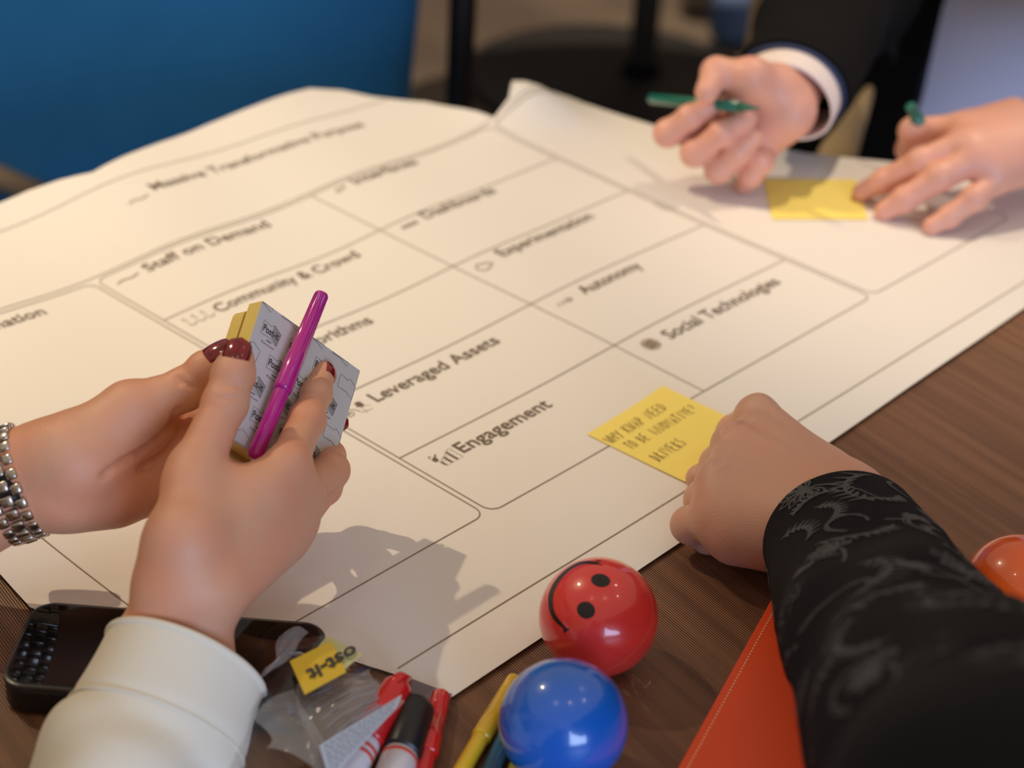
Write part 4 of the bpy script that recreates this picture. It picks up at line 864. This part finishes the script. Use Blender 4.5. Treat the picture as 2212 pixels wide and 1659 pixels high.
d.build('stitching', lambda v: (nb0[0]+ea[0]*v[0]+eb[0]*v[1], nb0[1]+ea[1]*v[0]+eb[1]*v[1], T+.0092), MSTITCH, nbk, 'stuff')
# ================================================================== felt pens in the foreground
def flat(px, py, z): return P(px, py, z)
yA = flat(1113, 1466, .0048); yB = flat(940, 1765, .0048); pen('marker_pen', 'yellow felt pen left of the blue ball', yA, yB, .0049, MYEL, MYEL, .46)
zA = flat(1100, 1572, .0046); zB = flat(985, 1850, .0046); pen('marker_pen', 'blue felt pen between the yellow pens beside the blue ball', zA, zB, .0046, MBLUP, MBLUP, .6)
qA = flat(1135, 1612, .0046); qB = flat(1040, 1880, .0046); pen('marker_pen', 'lime yellow felt pen half hidden under the blue ball', qA, qB, .0046, MLIME, MLIME, .6)
xA = flat(953, 1500, .0056); xB = flat(865, 1850, .0050); pen('marker_pen', 'bright red felt pen right of the thick black marker', xA, xB, .0056, MREDP, MREDP, .40)
def thick(label, A, B, r, mc, capf, band):
    e = empty('board_marker', (A+B)/2, label, 'marker pen'); C = A+(B-A)*capf
    link('cap', lathe('cap', [(0, r*.5), (.02, r*.8), (.07, r*.96), (.15, r), (.97, r*1.04), (1, r*.98)], A, C, 40), mc, e)
    link('barrel', lathe('barrel', [(0, r*.6), (.01, r*.86), (.04, r*.93), (1, r*.93)], C-(B-A)*.004, B, 36), MWHITE, e)
    for q in band: c1 = C+(B-A)*q; link('printed_band', lathe('printed_band', [(0, r*.937), (1, r*.937)], c1, c1+unit(B-A)*.0022, 36), MREDT, e)
    return e
kA = flat(900, 1522, .0105); kB = flat(800, 1830, .0095); thick('thick marker with black cap between the two red pens', kA, kB, .0095, MBLK2, .38, (.03,))
jA = flat(862, 1478, .0175); jB = flat(655, 1850, .010); thick('thick marker with red cap under the plastic wrapper', jA, jB, .0078, MREDP, .36, (.05, .085))
link('cap_end', lathe('cap_end', [(0, .004), (.3, .0072), (1, .0078)], flat(845, 1472, .019), flat(866, 1489, .018), 30), MREDP, bpy.data.objects['board_marker.001'])
gc = Draw(); gc.poly([(866, 1457), (977, 1499), (962, 1540), (884, 1560), (830, 1500)])  # flat dark polygon, shade painted as a strip below the paper corner
tag(gc.build('shade_strip', lambda v: P(v[0], v[1], .0036+.0006), MSHADE, None), 'dark grey sheet standing in for the shaded strip under the marker caps at the paper corner', 'painted shade')
# ================================================================== plastic wrapping
def sheet_fn(corners, crump, z0, seed, K=34):
    r_ = np.random.RandomState(seed); ph = r_.uniform(0, 6.28, (6, 3)); fr = r_.uniform(3, 11, (6, 2))
    A, B_, C, D_ = [np.array(P(*c)) for c in corners]
    def f_(a, b):
        q = (A*(1-a)+B_*a)*(1-b)+(D_*(1-a)+C*a)*b
        h = sum(abs(math.sin(fr[i, 0]*.45*a+fr[i, 1]*.45*b*(1 if i % 2 else -1)+ph[i, 0])) for i in range(6))/6
        x = q+CX*.003*math.sin(5*b+ph[0, 1])+np.array([0, .004*math.sin(4*a+ph[1, 1]), 0]); x[2] = q[2]+z0+crump*h*(.45+.9*math.sin(math.pi*a)*math.sin(math.pi*b)); return x
    return f_
def sheet(name, fn, m, parent, K=34):
    V = [fn(i/K, j/K) for i in range(K+1) for j in range(K+1)]; Fs = [(i*(K+1)+j, (i+1)*(K+1)+j, (i+1)*(K+1)+j+1, i*(K+1)+j+1) for i in range(K) for j in range(K)]
    return link(name, mesh(name, V, Fs), m, parent)
wp = empty('plastic_wrapper', P(680, 1560), 'crumpled clear plastic wrapper with yellow label beside the cream sleeve', 'wrapper')
f1 = sheet_fn([(520, 1385, .020), (770, 1385, .014), (885, 1560, .010), (470, 1740, .010)], .012, .001, 5); sheet('film', f1, MFILM, wp)
f2 = sheet_fn([(640, 1500, .018), (800, 1446, .018), (862, 1520, .018), (690, 1700, .022)], .008, .002, 9); sheet('film', f2, MFILM2, wp)
f3 = sheet_fn([(560, 1570, .018), (650, 1500, .020), (720, 1700, .024), (580, 1640, .018)], .006, .004, 12); sheet('film', f3, MFILM2, wp)
f4 = sheet_fn([(618, 1374, .030), (680, 1370, .031), (575, 1458, .026), (562, 1468, .026)], .003, .001, 3); sheet('film_fold', f4, MFILM2, wp, 12)
# yellow label with lettering
la, lb, lc, ld = [P(x, y, .034) for x, y in ((626, 1430), (716, 1386), (748, 1453), (658, 1502))]
def quadf(c0, c1, c2, c3, e): 
    n = unit(np.cross(c1-c0, c3-c0)); n = n if n[2] > 0 else -n
    return lambda v: (c0*(1-v[0])+c1*v[0])*(1-v[1])+(c3*(1-v[0])+c2*v[0])*v[1]+n*e
def quad(name, c, m, e=0): d = Draw(); d.poly([(0, 0), (1, 0), (1, 1), (0, 1)]); o = d.build(name, quadf(*c, e), m, wp); s_ = o.modifiers.new('t', 'SOLIDIFY'); s_.thickness = .0003; return o
l2 = [P(x, y, .0332) for x, y in ((686, 1399), (708, 1373), (782, 1415), (744, 1447))]
quad('label_back', l2, MYLAB2); quad('label', (la, lb, lc, ld), MYLAB, .0003)
tw, fw = text2d('ost-it', .03); tw = tw/np.array([tw[:, 0].max(), 1]); d = Draw()
o0 = np.array([762., 1402.]); o1 = np.array([662., 1462.]); dx = o1-o0; nrm = np.array([.42, .91])
d.add([o0+dx*a+nrm*(-1)*0+np.array([12., 24.])*b*1.0*(-1)+np.array([10, 16]) for a, b in tw], fw) if False else d.add([np.array([764., 1392.])+np.array([-104., 57.])*a+np.array([13., 25.])*b*1.0 for a, b in tw], fw)
d.build('label_lettering', lambda v: P(v[0], v[1], .0352), MLOGOK, wp)
# blue-white leaflet with fine print
lv = [P(x, y, .031) for x, y in ((690, 1615), (868, 1505), (858, 1530), (712, 1690))]
quad('leaflet', lv, MLABEL, .001); d = Draw()
for r_ in range(7):
    y = .12+r_*.12
    x = .04
    while x < .93:
        w_ = rng.uniform(.02, .07); d.line([(x, y), (min(x+w_, .95), y)], .035); x += w_+.018
d.build('fine_print', quadf(*lv, .0014), MLABINK, wp, 'stuff')
d = Draw()
for r_ in range(9):
    y = .08+r_*.1
    d.line([(.15, y), (.35, y), (.6, y+.01), (.9, y)], .018)
d.build('fine_print', lambda v: np.array(f2(min(v[0], 1), min(v[1], 1)))+[0, 0, .0004], mat('faint_print', (.30, .31, .38), .6), wp, 'stuff')
sw = empty('plastic_scrap', P(1372, 1502), 'small crumpled scrap of clear plastic right of the blue ball', 'wrapper')
sheet('film', sheet_fn([(1335, 1478, 0), (1392, 1475, 0), (1398, 1535, 0), (1350, 1530, 0)], .010, .001, 21), MFILM, sw, 16)
